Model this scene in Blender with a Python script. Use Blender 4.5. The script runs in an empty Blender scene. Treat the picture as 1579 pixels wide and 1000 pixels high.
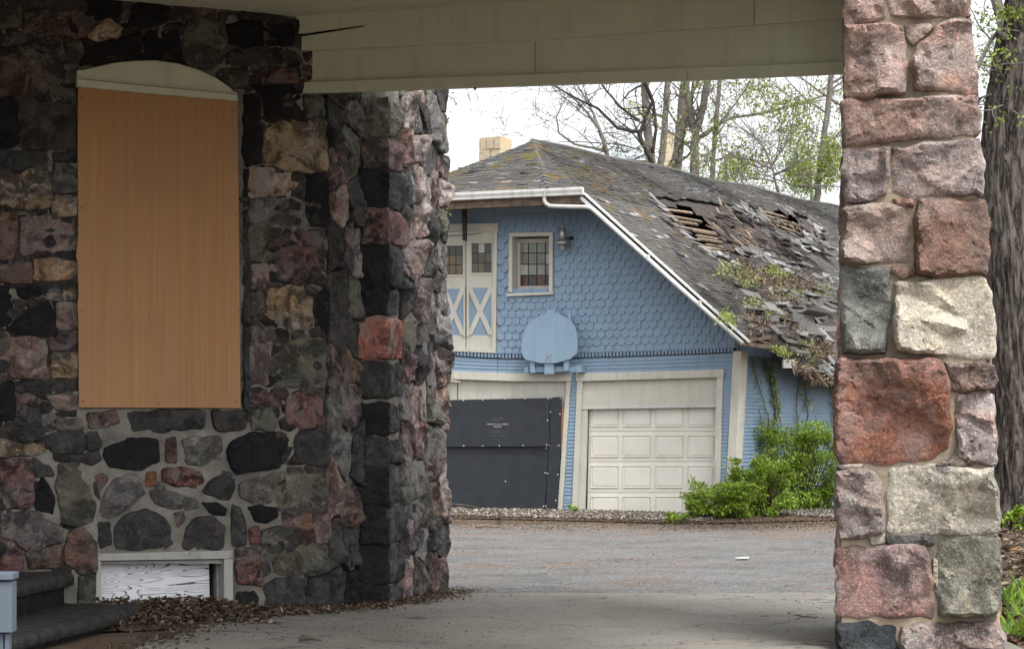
import bpy, bmesh, math, random
from mathutils import Vector, noise
from mathutils.geometry import tessellate_polygon, delaunay_2d_cdt

SC = bpy.context.scene
COL = SC.collection
# ---------------------------------------------------------------- camera, sky, sun, exposure
FPX, CX, HZ, CAMH = 3000.0, 789.5, 643.0, 1.55        # focal length and horizon measured on the photograph (1579 px wide)
cam = bpy.data.cameras.new('camera')
cam.sensor_width = 36.0
cam.lens = 36.0 * FPX / 1579.0
cam.shift_y = (HZ - 500.0) / 1579.0
cam.clip_end = 2000.0
camo = bpy.data.objects.new('camera', cam)
COL.objects.link(camo)
camo.location = (0, 0, CAMH)
camo.rotation_euler = (math.radians(90), 0, 0)
SC.camera = camo

SUN_DIR = Vector((0.36, -0.50, 1.0)).normalized()     # towards the sun
world = bpy.data.worlds.new('World')
SC.world = world
world.use_nodes = True
wn, wl = world.node_tree.nodes, world.node_tree.links
wn.clear()
sky = wn.new('ShaderNodeTexSky'); sky.sky_type = 'NISHITA'; sky.sun_disc = False
sky.sun_elevation = math.asin(SUN_DIR.z); sky.sun_rotation = math.atan2(SUN_DIR.x, SUN_DIR.y)
sky.air_density = 1.0; sky.dust_density = 4.0; sky.ozone_density = 1.0
hs = wn.new('ShaderNodeHueSaturation'); hs.inputs['Saturation'].default_value = 0.16
bg = wn.new('ShaderNodeBackground'); bg.inputs['Strength'].default_value = 0.15
wo = wn.new('ShaderNodeOutputWorld')
wl.new(sky.outputs[0], hs.inputs['Color']); wl.new(hs.outputs[0], bg.inputs[0]); wl.new(bg.outputs[0], wo.inputs[0])

sun = bpy.data.lights.new('sun', 'SUN'); sun.energy = 1.15; sun.angle = math.radians(22); sun.color = (1.0, 0.97, 0.92)
suno = bpy.data.objects.new('sun', sun); COL.objects.link(suno)
suno.rotation_euler = (-SUN_DIR).to_track_quat('-Z', 'Y').to_euler()
suno.location = (4, -4, 20)

SC.view_settings.view_transform = 'Standard'
SC.view_settings.look = 'None'
SC.view_settings.gamma = 1.0
SC.view_settings.use_curve_mapping = False
SC.view_settings.exposure = 1.30
SC.cycles.max_bounces = 6
SC.cycles.diffuse_bounces = 4
SC.cycles.glossy_bounces = 2
SC.cycles.transmission_bounces = 3
SC.cycles.transparent_max_bounces = 8

# ---------------------------------------------------------------- helpers: geometry
def pt(px, py, D):
    return Vector(((px - CX) / FPX * D, D, CAMH + (HZ - py) / FPX * D))

class Wall:
    """a vertical plane through a ground point, along a ground direction; normal towards the camera"""
    def __init__(s, o, d):
        s.o = Vector((o[0], o[1], 0)); s.d = Vector((d[0], d[1], 0)).normalized()
        n = Vector((s.d.y, -s.d.x, 0))
        if n.dot(-s.o) < 0: n = -n
        s.n = n
    def px(s, x, y, off=0.0):
        r = Vector(((x - CX) / FPX, 1.0, (HZ - y) / FPX))
        o = s.o + s.n * off
        D = o.dot(s.n) / r.dot(s.n)
        return Vector((0, 0, CAMH)) + r * D
    def uv(s, p):
        return ((p - s.o).dot(s.d), p.z)
    def at(s, u, z, off=0.0):
        return s.o + s.d * u + s.n * off + Vector((0, 0, z))

WL = {}
def link(o, parent, loc):
    COL.objects.link(o)
    if parent is not None:
        o.parent = parent
        o.location = Vector(loc) - WL[parent.name]
    else:
        o.location = loc
    WL[o.name] = Vector(loc)
    return o

def tag(o, label=None, cat=None, group=None, kind=None):
    if label: o['label'] = label
    if cat: o['category'] = cat
    if group: o['group'] = group
    if kind: o['kind'] = kind
    return o

def empty(name, loc, label=None, cat=None, group=None, kind=None):
    o = bpy.data.objects.new(name, None)
    o.empty_display_size = 0.2
    link(o, None, Vector(loc))
    return tag(o, label, cat, group, kind)

def mesh(name, verts, faces, mat, parent=None, smooth=False, color=None, tones=None, org=None):
    vs = [Vector(v) for v in verts]
    if org is None:
        lo = Vector((min(v.x for v in vs), min(v.y for v in vs), min(v.z for v in vs)))
        hi = Vector((max(v.x for v in vs), max(v.y for v in vs), max(v.z for v in vs)))
        org = Vector(((lo.x + hi.x) / 2, (lo.y + hi.y) / 2, lo.z))
    org = Vector(org)
    me = bpy.data.meshes.new(name)
    me.from_pydata([tuple(v - org) for v in vs], [], faces)
    me.materials.append(mat)
    if smooth:
        me.polygons.foreach_set('use_smooth', [True] * len(me.polygons))
    if tones is not None:
        at = me.attributes.new('tone', 'FLOAT', 'FACE')
        at.data.foreach_set('value', tones)
    me.update()
    o = bpy.data.objects.new(name, me)
    if color is not None:
        o.color = color if len(color) == 4 else (*color, 0.5)
    return link(o, parent, org)

def inst(name, src, loc, parent, rot=None, scale=None, color=None):
    o = bpy.data.objects.new(name, src.data)
    if color is not None: o.color = color if len(color) == 4 else (*color, 0.5)
    link(o, parent, loc)
    if rot is not None: o.rotation_euler = rot
    if scale is not None: o.scale = scale
    return o

def prism(front, back):
    """closed solid between two corresponding loops"""
    n = len(front)
    vs = list(front) + list(back)
    tri = tessellate_polygon([[Vector(p) for p in front]])
    fs = []
    nrm = Vector((0, 0, 0))
    for i in range(n):
        a, b = front[i], front[(i + 1) % n]
        nrm += Vector(a).cross(Vector(b))
    want = (Vector(front[0]) - Vector(back[0]))
    flip = nrm.dot(want) < 0
    for t in tri:
        a, b, c = t
        fn = (front[b] - front[a]).cross(front[c] - front[a])
        if fn.dot(want) < 0: a, b, c = a, c, b
        fs.append((a, b, c)); fs.append((a + n, c + n, b + n))
    for i in range(n):
        j = (i + 1) % n
        fs.append((i, j, j + n, i + n) if flip else (j, i, i + n, j + n))
    return vs, fs

def slab_px(name, W, poly, off, th, mat, parent=None, color=None, bevel=0.0):
    f = [W.px(x, y, off) for x, y in poly]
    b = [p - W.n * th for p in f]
    vs, fs = prism(f, b)
    o = mesh(name, vs, fs, mat, parent, color=color)
    if bevel:
        m = o.modifiers.new('bevel', 'BEVEL'); m.width = bevel; m.segments = 2; m.limit_method = 'ANGLE'
    return o

def box_pts(o, ax, ay, az):
    """o corner, three edge vectors"""
    p = [o, o + ax, o + ax + ay, o + ay]
    p += [q + az for q in p]
    f = [(0, 3, 2, 1), (4, 5, 6, 7), (0, 1, 5, 4), (1, 2, 6, 5), (2, 3, 7, 6), (3, 0, 4, 7)]
    if ax.cross(ay).dot(az) < 0: f = [tuple(reversed(q)) for q in f]
    return p, f

class Acc:
    def __init__(s): s.v = []; s.f = []; s.t = []
    def add(s, vs, fs, tone=0.5):
        k = len(s.v); s.v += vs
        s.f += [tuple(i + k for i in f) for f in fs]
        s.t += [tone] * len(fs)
    def build(s, name, mat, parent=None, smooth=False, color=None):
        return mesh(name, s.v, s.f, mat, parent, smooth, color, s.t)

def tube(pts, rad, sides=8, cap=True):
    pts = [Vector(p) for p in pts]
    if not hasattr(rad, '__len__'): rad = [rad] * len(pts)
    vs, fs = [], []
    up = Vector((0.13, 0.21, 0.97)).normalized()
    prev = None
    for i, p in enumerate(pts):
        d = (pts[min(i + 1, len(pts) - 1)] - pts[max(i - 1, 0)])
        d = d.normalized() if d.length > 1e-9 else Vector((0, 0, 1))
        if prev is None:
            a = d.cross(up)
            if a.length < 0.1: a = d.cross(Vector((1, 0, 0)))
        else:
            a = prev - d * prev.dot(d)
            if a.length < 1e-6: a = d.cross(up)
        a.normalize(); prev = a
        b = d.cross(a)
        for k in range(sides):
            an = 2 * math.pi * k / sides
            vs.append(p + (a * math.cos(an) + b * math.sin(an)) * rad[i])
    for i in range(len(pts) - 1):
        for k in range(sides):
            k2 = (k + 1) % sides
            fs.append((i * sides + k, i * sides + k2, (i + 1) * sides + k2, (i + 1) * sides + k))
    if cap:
        fs.append(tuple(reversed(range(sides))))
        fs.append(tuple(range((len(pts) - 1) * sides, len(pts) * sides)))
    return vs, fs

def lathe(c, prof, sides=20, axis=Vector((0, 0, 1))):
    vs, fs = [], []
    for r, z in prof:
        for k in range(sides):
            an = 2 * math.pi * k / sides
            vs.append(Vector(c) + Vector((math.cos(an) * r, math.sin(an) * r, z)))
    for i in range(len(prof) - 1):
        for k in range(sides):
            k2 = (k + 1) % sides
            fs.append((i * sides + k, i * sides + k2, (i + 1) * sides + k2, (i + 1) * sides + k))
    return vs, fs

def smoothstep(a, b, x):
    t = max(0.0, min(1.0, (x - a) / (b - a)))
    return t * t * (3 - 2 * t)

def inside(poly, x, y):
    r = False
    n = len(poly)
    for i in range(n):
        x1, y1 = poly[i]; x2, y2 = poly[(i + 1) % n]
        if (y1 > y) != (y2 > y) and x < (x2 - x1) * (y - y1) / (y2 - y1) + x1:
            r = not r
    return r

def lerpline(pl, x):
    if x <= pl[0][0]: 
        (x1, y1), (x2, y2) = pl[0], pl[1]
    elif x >= pl[-1][0]:
        (x1, y1), (x2, y2) = pl[-2], pl[-1]
    else:
        for i in range(len(pl) - 1):
            if pl[i][0] <= x <= pl[i + 1][0]:
                (x1, y1), (x2, y2) = pl[i], pl[i + 1]; break
    return y1 + (y2 - y1) * (x - x1) / (x2 - x1)

def P(s):
    return [tuple(float(c) for c in q.split(',')) for q in s.split()]

# ---------------------------------------------------------------- helpers: materials
class NT:
    def __init__(s, name):
        s.m = bpy.data.materials.new(name); s.m.use_nodes = True
        s.n = s.m.node_tree.nodes; s.l = s.m.node_tree.links
        s.b = s.n['Principled BSDF']; s.out = s.n['Material Output']
        s.geo = s.n.new('ShaderNodeNewGeometry')
        s.pos = s.geo.outputs['Position']
    def put(s, sock, v):
        if hasattr(v, 'is_linked') or hasattr(v, 'links'): s.l.new(v, sock)
        elif isinstance(v, (tuple, list)) and len(v) == 3 and sock.type == 'RGBA': sock.default_value = (*v, 1)
        else: sock.default_value = v
    def noise(s, scale, detail=4, rough=0.55, vec=None, dist=0.0, out='Fac'):
        t = s.n.new('ShaderNodeTexNoise')
        t.inputs['Scale'].default_value = scale; t.inputs['Detail'].default_value = detail
        t.inputs['Roughness'].default_value = rough; t.inputs['Distortion'].default_value = dist
        s.l.new(vec or s.pos, t.inputs['Vector'])
        return t.outputs[out]
    def voro(s, scale, feature='F1', vec=None, out='Distance', rnd=1.0):
        t = s.n.new('ShaderNodeTexVoronoi'); t.feature = feature
        t.inputs['Scale'].default_value = scale; t.inputs['Randomness'].default_value = rnd
        s.l.new(vec or s.pos, t.inputs['Vector'])
        return t.outputs[out]
    def ramp(s, fac, stops, interp='LINEAR'):
        r = s.n.new('ShaderNodeValToRGB'); r.color_ramp.interpolation = interp
        e = r.color_ramp.elements
        while len(e) < len(stops): e.new(0.5)
        for k, (p, c) in enumerate(stops):
            e[k].position = p
            e[k].color = (c, c, c, 1) if not isinstance(c, (tuple, list)) else (*c, 1)
        s.put(r.inputs[0], fac)
        return r.outputs[0]
    def mix(s, fac, a, b, mode='MIX'):
        x = s.n.new('ShaderNodeMix'); x.data_type = 'RGBA'; x.blend_type = mode
        s.put(x.inputs[0], fac); s.put(x.inputs[6], a); s.put(x.inputs[7], b)
        return x.outputs[2]
    def math(s, op, a, b=0.0, c=None):
        x = s.n.new('ShaderNodeMath'); x.operation = op
        s.put(x.inputs[0], a); s.put(x.inputs[1], b)
        if c is not None: s.put(x.inputs[2], c)
        return x.outputs[0]
    def scalevec(s, sc, off=None, vec=None):
        x = s.n.new('ShaderNodeMapping'); x.inputs['Scale'].default_value = sc
        s.l.new(vec or s.pos, x.inputs['Vector'])
        return x.outputs[0]
    def bump(s, h, strength, dist=0.02, prev=None):
        b = s.n.new('ShaderNodeBump'); b.inputs['Strength'].default_value = strength; b.inputs['Distance'].default_value = dist
        s.l.new(h, b.inputs['Height'])
        if prev is not None: s.l.new(prev, b.inputs['Normal'])
        return b.outputs[0]
    def attr(s, name):
        a = s.n.new('ShaderNodeAttribute'); a.attribute_name = name
        return a.outputs['Fac']
    def obj(s): 
        if not hasattr(s, 'oi'): s.oi = s.n.new('ShaderNodeObjectInfo')
        return s.oi
    def done(s, col=None, rough=0.8, normal=None, spec=0.3, metal=0.0):
        if col is not None: s.put(s.b.inputs['Base Color'], col)
        s.put(s.b.inputs['Roughness'], rough); s.put(s.b.inputs['Specular IOR Level'], spec); s.put(s.b.inputs['Metallic'], metal)
        if normal is not None: s.l.new(normal, s.b.inputs['Normal'])
        return s.m

def mat_stone(name, fine=1.0, speck=0.5, relief=0.6):
    s = NT(name); oi = s.obj()
    off = s.n.new('ShaderNodeVectorMath'); off.operation = 'ADD'
    cmb = s.n.new('ShaderNodeCombineXYZ')
    rr = s.math('MULTIPLY', oi.outputs['Random'], 57.0)
    s.l.new(rr, cmb.inputs[0]); s.l.new(rr, cmb.inputs[2])
    s.l.new(s.pos, off.inputs[0]); s.l.new(cmb.outputs[0], off.inputs[1])
    v = off.outputs[0]
    base = oi.outputs['Color']; al = oi.outputs['Alpha']
    # broad mottling: dark weathering crust, warmer fresh breaks and paler scoured patches, amount per stone
    n1 = s.noise(4.2, 6, 0.66, v, 0.9)
    crust = s.mix(0.45, s.mix(1.0, base, (0.36, 0.35, 0.35), 'MULTIPLY'), (0.030, 0.029, 0.029))
    f1 = s.ramp(n1, [(0.46, 0.0), (0.56, 1.0)])
    c = s.mix(s.math('MULTIPLY', f1, al), base, crust)
    n2 = s.noise(7.0, 6, 0.7, v, 1.4)
    c = s.mix(s.math('MULTIPLY', s.ramp(n2, [(0.53, 0.0), (0.63, 0.8)]), al), c, s.mix(1.0, base, (1.9, 1.6, 1.4), 'MULTIPLY'))
    n5 = s.noise(3.0, 5, 0.6, v, 0.4)
    grey = s.n.new('ShaderNodeHueSaturation'); grey.inputs['Saturation'].default_value = 0.25; grey.inputs['Value'].default_value = 1.05
    s.l.new(c, grey.inputs['Color'])
    c = s.mix(s.math('MULTIPLY', s.ramp(n5, [(0.45, 0.0), (0.58, 0.85)]), al), c, grey.outputs[0])
    n6 = s.noise(19.0, 7, 0.8, v, 0.8)
    c = s.mix(s.math('MULTIPLY', s.ramp(n6, [(0.60, 0.0), (0.70, 0.55)]), al), c, s.mix(0.35, base, (0.30, 0.28, 0.25)))
    # mineral grain
    g = s.voro(120.0 * fine, 'F1', v, 'Color')
    gv = s.n.new('ShaderNodeSeparateColor'); s.l.new(g, gv.inputs[0])
    c = s.mix(s.math('MULTIPLY', s.ramp(gv.outputs[0], [(0.80, 0.0), (0.9, 1.0)]), speck * 0.5), c, s.mix(1.0, base, (2.6, 2.5, 2.5), 'MULTIPLY'))
    c = s.mix(s.math('MULTIPLY', s.ramp(gv.outputs[1], [(0.70, 0.0), (0.85, 1.0)]), speck * 0.7), c, s.mix(1.0, base, (0.3, 0.3, 0.3), 'MULTIPLY'))
    # grime and lichen
    n3 = s.noise(2.3, 6, 0.7, v, 0.3)
    c = s.mix(s.ramp(n3, [(0.56, 0.0), (0.72, 0.55)]), c, (0.035, 0.036, 0.034))
    n4 = s.noise(9.0, 6, 0.75, v)
    c = s.mix(s.math('MULTIPLY', s.ramp(n4, [(0.64, 0.0), (0.72, 0.6)]), al), c, (0.17, 0.175, 0.145))
    hgt = s.noise(22.0, 8, 0.68, v, 0.4)
    h2 = s.noise(90.0, 4, 0.6, v)
    h0 = s.noise(8.0, 5, 0.6, v, 1.6)
    nb = s.bump(h2, 0.4, 0.006, s.bump(hgt, 0.9, 0.035, s.bump(h0, relief, 0.07)))
    return s.done(c, s.ramp(n1, [(0.3, 0.7), (0.7, 0.92)]), nb, 0.10)

def mat_mortar(name, col=(0.21, 0.20, 0.175)):
    s = NT(name)
    n = s.noise(7, 6, 0.65)
    c = s.mix(s.ramp(n, [(0.35, 0.0), (0.7, 1.0)]), col, tuple(x * 0.55 for x in col))
    n2 = s.noise(1.6, 4)
    c = s.mix(s.ramp(n2, [(0.45, 0.0), (0.7, 0.75)]), c, (0.05, 0.05, 0.048))
    sp = s.noise(140, 3)
    c = s.mix(s.ramp(sp, [(0.6, 0.0), (0.72, 0.35)]), c, (0.36, 0.34, 0.30))
    nb = s.bump(s.noise(60, 6, 0.7), 0.6, 0.01, s.bump(s.noise(11, 4), 0.7, 0.03))
    return s.done(c, 0.92, nb, 0.2)

def mat_paint(name, col=None, wear=0.35, under=(0.17, 0.15, 0.13), dirt=0.5, peel=(0.60, 0.66), bump=0.25, rough=0.6, obj=False):
    """house paint: chalky tone drift, grime streaks that run down, flaked spots down to grey wood"""
    s = NT(name)
    base = s.obj().outputs['Color'] if obj else col
    n = s.noise(3.0, 5, 0.6)
    c = s.mix(s.ramp(n, [(0.3, 0.0), (0.75, 0.55)]), base, s.mix(1.0, base, (0.80, 0.80, 0.78), 'MULTIPLY'))
    st = s.noise(9.0, 5, 0.6, s.scalevec((1, 1, 0.12)))
    c = s.mix(s.math('MULTIPLY', s.ramp(st, [(0.5, 0.0), (0.75, 1.0)]), dirt * 0.45), c, (0.10, 0.10, 0.085))
    fl = s.noise(26, 7, 0.75, s.scalevec((1, 1, 0.6)), 0.5)
    f = s.ramp(fl, [(peel[0], 0.0), (peel[1], 1.0)])
    c = s.mix(s.math('MULTIPLY', f, wear), c, under)
    r = s.obj().outputs['Random']
    c = s.mix(s.math('MULTIPLY', r, 0.18), c, s.mix(1.0, c, (0.72, 0.72, 0.74), 'MULTIPLY'))
    nb = s.bump(s.noise(70, 5, 0.6), bump, 0.004, s.bump(s.math('SUBTRACT', 1.0, f), wear * 0.6, 0.004))
    return s.done(c, rough, nb, 0.35)

def mat_plain(name, col, col2=None, scale=6, rough=0.85, bscale=40, bstr=0.3, bdist=0.01, spec=0.25, obj=False, metal=0.0, vec=None):
    s = NT(name)
    base = s.obj().outputs['Color'] if obj else col
    c2 = col2 if col2 is not None else (s.mix(1.0, base, (0.55, 0.55, 0.55), 'MULTIPLY'))
    v = s.scalevec(vec) if vec else None
    c = s.mix(s.ramp(s.noise(scale, 6, 0.65, v), [(0.35, 0.0), (0.7, 1.0)]), base, c2)
    nb = s.bump(s.noise(bscale, 6, 0.65, v), bstr, bdist)
    return s.done(c, rough, nb, spec, metal)

def mat_leaf(name, stops, trans=0.35, rough=0.5):
    s = NT(name)
    c = s.ramp(s.attr('tone'), stops)
    c = s.mix(s.ramp(s.noise(30, 3), [(0.3, 0.0), (0.8, 0.35)]), c, s.mix(1.0, c, (0.6, 0.65, 0.5), 'MULTIPLY'))
    s.done(c, rough, None, 0.3)
    if trans:
        tr = s.n.new('ShaderNodeBsdfTranslucent'); s.l.new(c, tr.inputs[0])
        ms = s.n.new('ShaderNodeMixShader'); ms.inputs[0].default_value = trans
        s.l.new(s.b.outputs[0], ms.inputs[1]); s.l.new(tr.outputs[0], ms.inputs[2])
        s.l.new(ms.outputs[0], s.out.inputs['Surface'])
    return s.m
# ---------------------------------------------------------------- materials
M_STONE = mat_stone('fieldstone', 1.0, 0.16, 0.9)
M_GRANITE = mat_stone('rock_faced_granite', 0.8, 0.5, 0.3)
M_MORTAR = mat_mortar('mortar', (0.235, 0.222, 0.195))
M_MORTAR2 = mat_mortar('warm_mortar', (0.36, 0.30, 0.22))
M_CREAM = mat_paint('weathered_cream_paint', (0.56, 0.545, 0.475), 0.55, peel=(0.63, 0.69))
M_SOFFIT = mat_paint('grey_green_paint', (0.56, 0.56, 0.43), 0.35, (0.14, 0.13, 0.10), 0.4, (0.68, 0.74))
M_BLUE = mat_paint('weathered_blue_paint', (0.222, 0.315, 0.42), 0.55, (0.10, 0.11, 0.13), 0.45, (0.63, 0.69))
M_BLUEBOARD = mat_paint('pale_blue_paint', (0.225, 0.325, 0.425), 0.35, (0.36, 0.36, 0.40), 0.45, (0.66, 0.74), 0.2)
M_WHITE = mat_paint('white_metal_paint', (0.60, 0.60, 0.58), 0.45, (0.22, 0.19, 0.16), 0.9, (0.66, 0.74), 0.15, 0.45)
M_DOOR = mat_paint('almond_door_paint', (0.74, 0.715, 0.645), 0.0, dirt=0.16, bump=0.08, rough=0.5)
M_BLACKPLY = mat_plain('black_painted_plywood', (0.024, 0.028, 0.036), (0.034, 0.038, 0.046), 5, 0.55, 30, 0.15, 0.004, 0.3)
M_ROTWOOD = mat_plain('grey_rotten_wood', (0.20, 0.155, 0.115), (0.06, 0.045, 0.035), 9, 0.9, 40, 0.6, 0.01, vec=(1, 1, 1))
M_RAWWOOD = mat_plain('bare_orange_wood', (0.50, 0.24, 0.09), (0.36, 0.16, 0.06), 9, 0.8, 40, 0.3)
M_DARK = mat_plain('dark_interior', (0.012, 0.011, 0.010), (0.02, 0.018, 0.016), 4, 0.95)
M_STEEL = mat_plain('galvanised_steel', (0.48, 0.48, 0.47), (0.33, 0.32, 0.30), 14, 0.42, 50, 0.1, 0.003, 0.5, metal=0.75)
M_IRON = mat_plain('dark_iron', (0.03, 0.028, 0.027), (0.05, 0.04, 0.035), 14, 0.7)
M_STEP = mat_plain('soot_dark_sandstone', (0.024, 0.0235, 0.0225), (0.058, 0.056, 0.052), 12, 0.95, 45, 0.8, 0.02, 0.15)
M_RAIL = mat_paint('grey_blue_rail_paint', (0.115, 0.142, 0.182), 0.5, (0.3, 0.27, 0.18), 0.4, (0.66, 0.72))
M_LIME = mat_plain('pale_limestone', (0.55, 0.43, 0.26), (0.42, 0.39, 0.33), 4, 0.9, 12, 0.6, 0.05)

def mat_ply():
    s = NT('fir_plywood')
    fine = s.noise(60, 5, 0.7, s.scalevec((1, 1, 0.012)))
    wide = s.noise(7, 3, 0.5, s.scalevec((1, 1, 0.06)))
    c = s.mix(s.ramp(fine, [(0.35, 0.0), (0.65, 1.0)]), (0.42, 0.218, 0.092), (0.325, 0.152, 0.057))
    c = s.mix(s.ramp(wide, [(0.3, 0.0), (0.7, 0.6)]), c, (0.36, 0.21, 0.105))
    st = s.noise(1.1, 5, 0.6)
    c = s.mix(s.ramp(st, [(0.45, 0.0), (0.75, 0.55)]), c, (0.27, 0.16, 0.085))
    kn = s.noise(2.2, 3, 0.5, s.scalevec((1, 1, 0.6)))
    c = s.mix(s.ramp(kn, [(0.66, 0.0), (0.8, 0.5)]), c, (0.40, 0.17, 0.05))
    return s.done(c, 0.62, s.bump(fine, 0.2, 0.004), 0.3)
M_PLY = mat_ply()

def mat_grain():
    """white painted plywood, the raised flat-sawn grain showing through as dark contour lines round knots"""
    s = NT('white_paint_over_wood_grain')
    v = s.scalevec((0.8, 0.8, 6.5))
    n = s.noise(1.25, 1.5, 0.4, v, 0.35)
    rings = s.math('SINE', s.math('MULTIPLY', n, 170.0))
    line = s.ramp(rings, [(0.78, 0.0), (0.97, 1.0)])
    brk = s.noise(7, 3, 0.6)
    c = s.mix(s.math('MULTIPLY', line, s.ramp(brk, [(0.34, 0.1), (0.50, 1.0)])), (0.78, 0.79, 0.83), (0.10, 0.10, 0.10))
    c = s.mix(s.ramp(s.noise(30, 6, 0.75, s.scalevec((1, 1, 4))), [(0.62, 0.0), (0.75, 0.35)]), c, (0.40, 0.40, 0.40))
    return s.done(c, 0.7, s.bump(s.math('SUBTRACT', 1.0, line), 0.5, 0.006), 0.3)
M_GRAIN = mat_grain()

# ---------------------------------------------------------------- stones
def chaikin(p, r=0.25, it=1):
    for _ in range(it):
        q = []
        for i in range(len(p)):
            a, b = p[i], p[(i + 1) % len(p)]
            q.append((a[0] + (b[0] - a[0]) * r, a[1] + (b[1] - a[1]) * r))
            q.append((a[0] + (b[0] - a[0]) * (1 - r), a[1] + (b[1] - a[1]) * (1 - r)))
        p = q
    return p

def resample(p, step):
    out = []
    n = len(p)
    for i in range(n):
        a, b = p[i], p[(i + 1) % n]
        L = math.hypot(b[0] - a[0], b[1] - a[1])
        k = max(1, int(round(L / step)))
        for j in range(k):
            out.append((a[0] + (b[0] - a[0]) * j / k, a[1] + (b[1] - a[1]) * j / k))
    return out

def area_centroid(p):
    A = cx = cy = 0.0
    for i in range(len(p)):
        x1, y1 = p[i]; x2, y2 = p[(i + 1) % len(p)]
        k = x1 * y2 - x2 * y1
        A += k; cx += (x1 + x2) * k; cy += (y1 + y2) * k
    A *= 0.5
    return A, (cx / (6 * A), cy / (6 * A))

def grow_poly(p, d):
    """move every edge outwards by d"""
    A, c = area_centroid(p)
    if A < 0: p = p[::-1]
    n = len(p); out = []
    for i in range(n):
        a, b, e = p[i - 1], p[i], p[(i + 1) % n]
        d1 = (b[0] - a[0], b[1] - a[1]); d2 = (e[0] - b[0], e[1] - b[1])
        l1 = math.hypot(*d1) or 1e-9; l2 = math.hypot(*d2) or 1e-9
        n1 = (d1[1] / l1, -d1[0] / l1); n2 = (d2[1] / l2, -d2[0] / l2)
        k = 1 + n1[0] * n2[0] + n1[1] * n2[1]
        k = max(k, 0.5)
        out.append((b[0] + (n1[0] + n2[0]) / k * d, b[1] + (n1[1] + n2[1]) / k * d))
    return out

def stone(parent, poly, W, color, mat, seed, bulge=0.05, back=0.12, step=0.035, rnd=0.10, facet=1.0, rough=1.0, name='stone', swell=0.0, rim=0.012, acc=None, lift=0.0):
    """one rock-faced stone: poly in wall coordinates (u, z), standing proud of wall W"""
    R = random.Random(seed)
    if swell: poly = grow_poly(poly, swell)
    p = resample(chaikin(poly, rnd, 1), step)
    A, c = area_centroid(p)
    if A < 0: p = p[::-1]
    sz = math.sqrt(abs(A))
    so = Vector((seed * 3.17 % 91, seed * 1.73 % 57, seed * 7.9 % 33))
    jit = min(0.020, 0.07 * sz) * rough
    q = []
    for x, y in p:
        nv = noise.noise_vector(Vector((x, y, 0)) * 11 + so)
        q.append((x + nv.x * jit, y + nv.y * jit))
    p = q
    # fracture facets: a min-of-max of tilted planes, broken by a second set
    def plane(k0, k1, lo, hi):
        a = R.uniform(0, 6.283); k = R.uniform(k0, k1)
        return (math.cos(a) * k, math.sin(a) * k, R.uniform(lo, hi) * sz, R.uniform(-.35, .35) * sz, R.uniform(-.3, .3) * sz)
    pls = [[plane(.08, .5, -.05, .06) for _ in range(2)] for _ in range(4)]
    amp = facet * min(1.0, sz / 0.22)
    def height(x, y, e):
        dx, dy = x - c[0], y - c[1]
        v = Vector((x, y, 0))
        w = noise.noise_vector(v * 7 + so) * 0.03
        dx += w.x; dy += w.y
        f = min(max(a * (dx - ox) + b * (dy - oy) + k for a, b, k, ox, oy in pr) for pr in pls)
        f = max(-0.055, min(0.045, f)) * amp
        n1 = noise.fractal(v * 6 + so, 0.8, 2.2, 4) * 0.013 * rough
        cr = noise.noise(v * 4.2 + so * 1.7)
        st = 0.012 * rough * smoothstep(-0.02, 0.03, cr) - 0.010 * rough * smoothstep(0.05, 0.0, abs(noise.noise(v * 8 + so * 2.3)))
        return max((bulge + f) * e + (n1 + st) * (0.3 + 0.7 * e), 0.014 * e)
    ins = grow_poly(p, -min(rim, sz * 0.06))
    pts = [Vector(q) for q in p] + [Vector(q) for q in ins]
    n = len(p)
    xs_ = [q[0] for q in p]; ys_ = [q[1] for q in p]
    ins2 = grow_poly(p, -min(rim + step * 0.55, sz * 0.16))
    y = min(ys_) + step * 0.5; row = 0
    while y < max(ys_):
        x = min(xs_) + (step * 0.5 if row % 2 else 0.0)
        while x < max(xs_):
            xx, yy = x + R.uniform(-.3, .3) * step, y + R.uniform(-.3, .3) * step
            if inside(ins2, xx, yy): pts.append(Vector((xx, yy)))
            x += step
        y += step * 0.87; row += 1
    edges = [(i, (i + 1) % n) for i in range(n)]
    res = delaunay_2d_cdt(pts, edges, [], 1, 1e-5)
    ov, of, oorig = res[0], res[2], res[3]
    hts = []
    vs = []
    rimset = {}
    for i, v in enumerate(ov):
        src = oorig[i][0] if oorig[i] else 10 ** 6
        e = 0.0 if src < n else (0.72 if src < 2 * n else 1.0)
        if src < n: rimset[src] = i
        vs.append(W.at(v.x, v.y, height(v.x, v.y, e)))
    up = W.d.cross(Vector((0, 0, 1))).dot(W.n) > 0
    fs = [tuple(f) if up else tuple(reversed(f)) for f in of]
    k0 = len(vs)
    for i in range(n): vs.append(W.at(p[i][0], p[i][1], -back))
    for i in range(n):
        j = (i + 1) % n
        if i in rimset and j in rimset:
            f = (k0 + i, k0 + j, rimset[j], rimset[i])
            fs.append(f if up else f[::-1])
    if acc is not None:
        acc.add(vs, fs); return None
    o = mesh(name, vs, fs, mat, parent, True, color)
    o.data.set_sharp_from_angle(angle=math.radians(26))
    return o

def clip(p, a, b, c):
    """keep a*x+b*y<=c"""
    o = []
    for i in range(len(p)):
        q, r = p[i], p[(i + 1) % len(p)]
        dq, dr = a * q[0] + b * q[1] - c, a * r[0] + b * r[1] - c
        if dq <= 0: o.append(q)
        if (dq < 0) != (dr < 0) and abs(dq - dr) > 1e-12:
            t = dq / (dq - dr)
            o.append((q[0] + (r[0] - q[0]) * t, q[1] + (r[1] - q[1]) * t))
    return o

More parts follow.
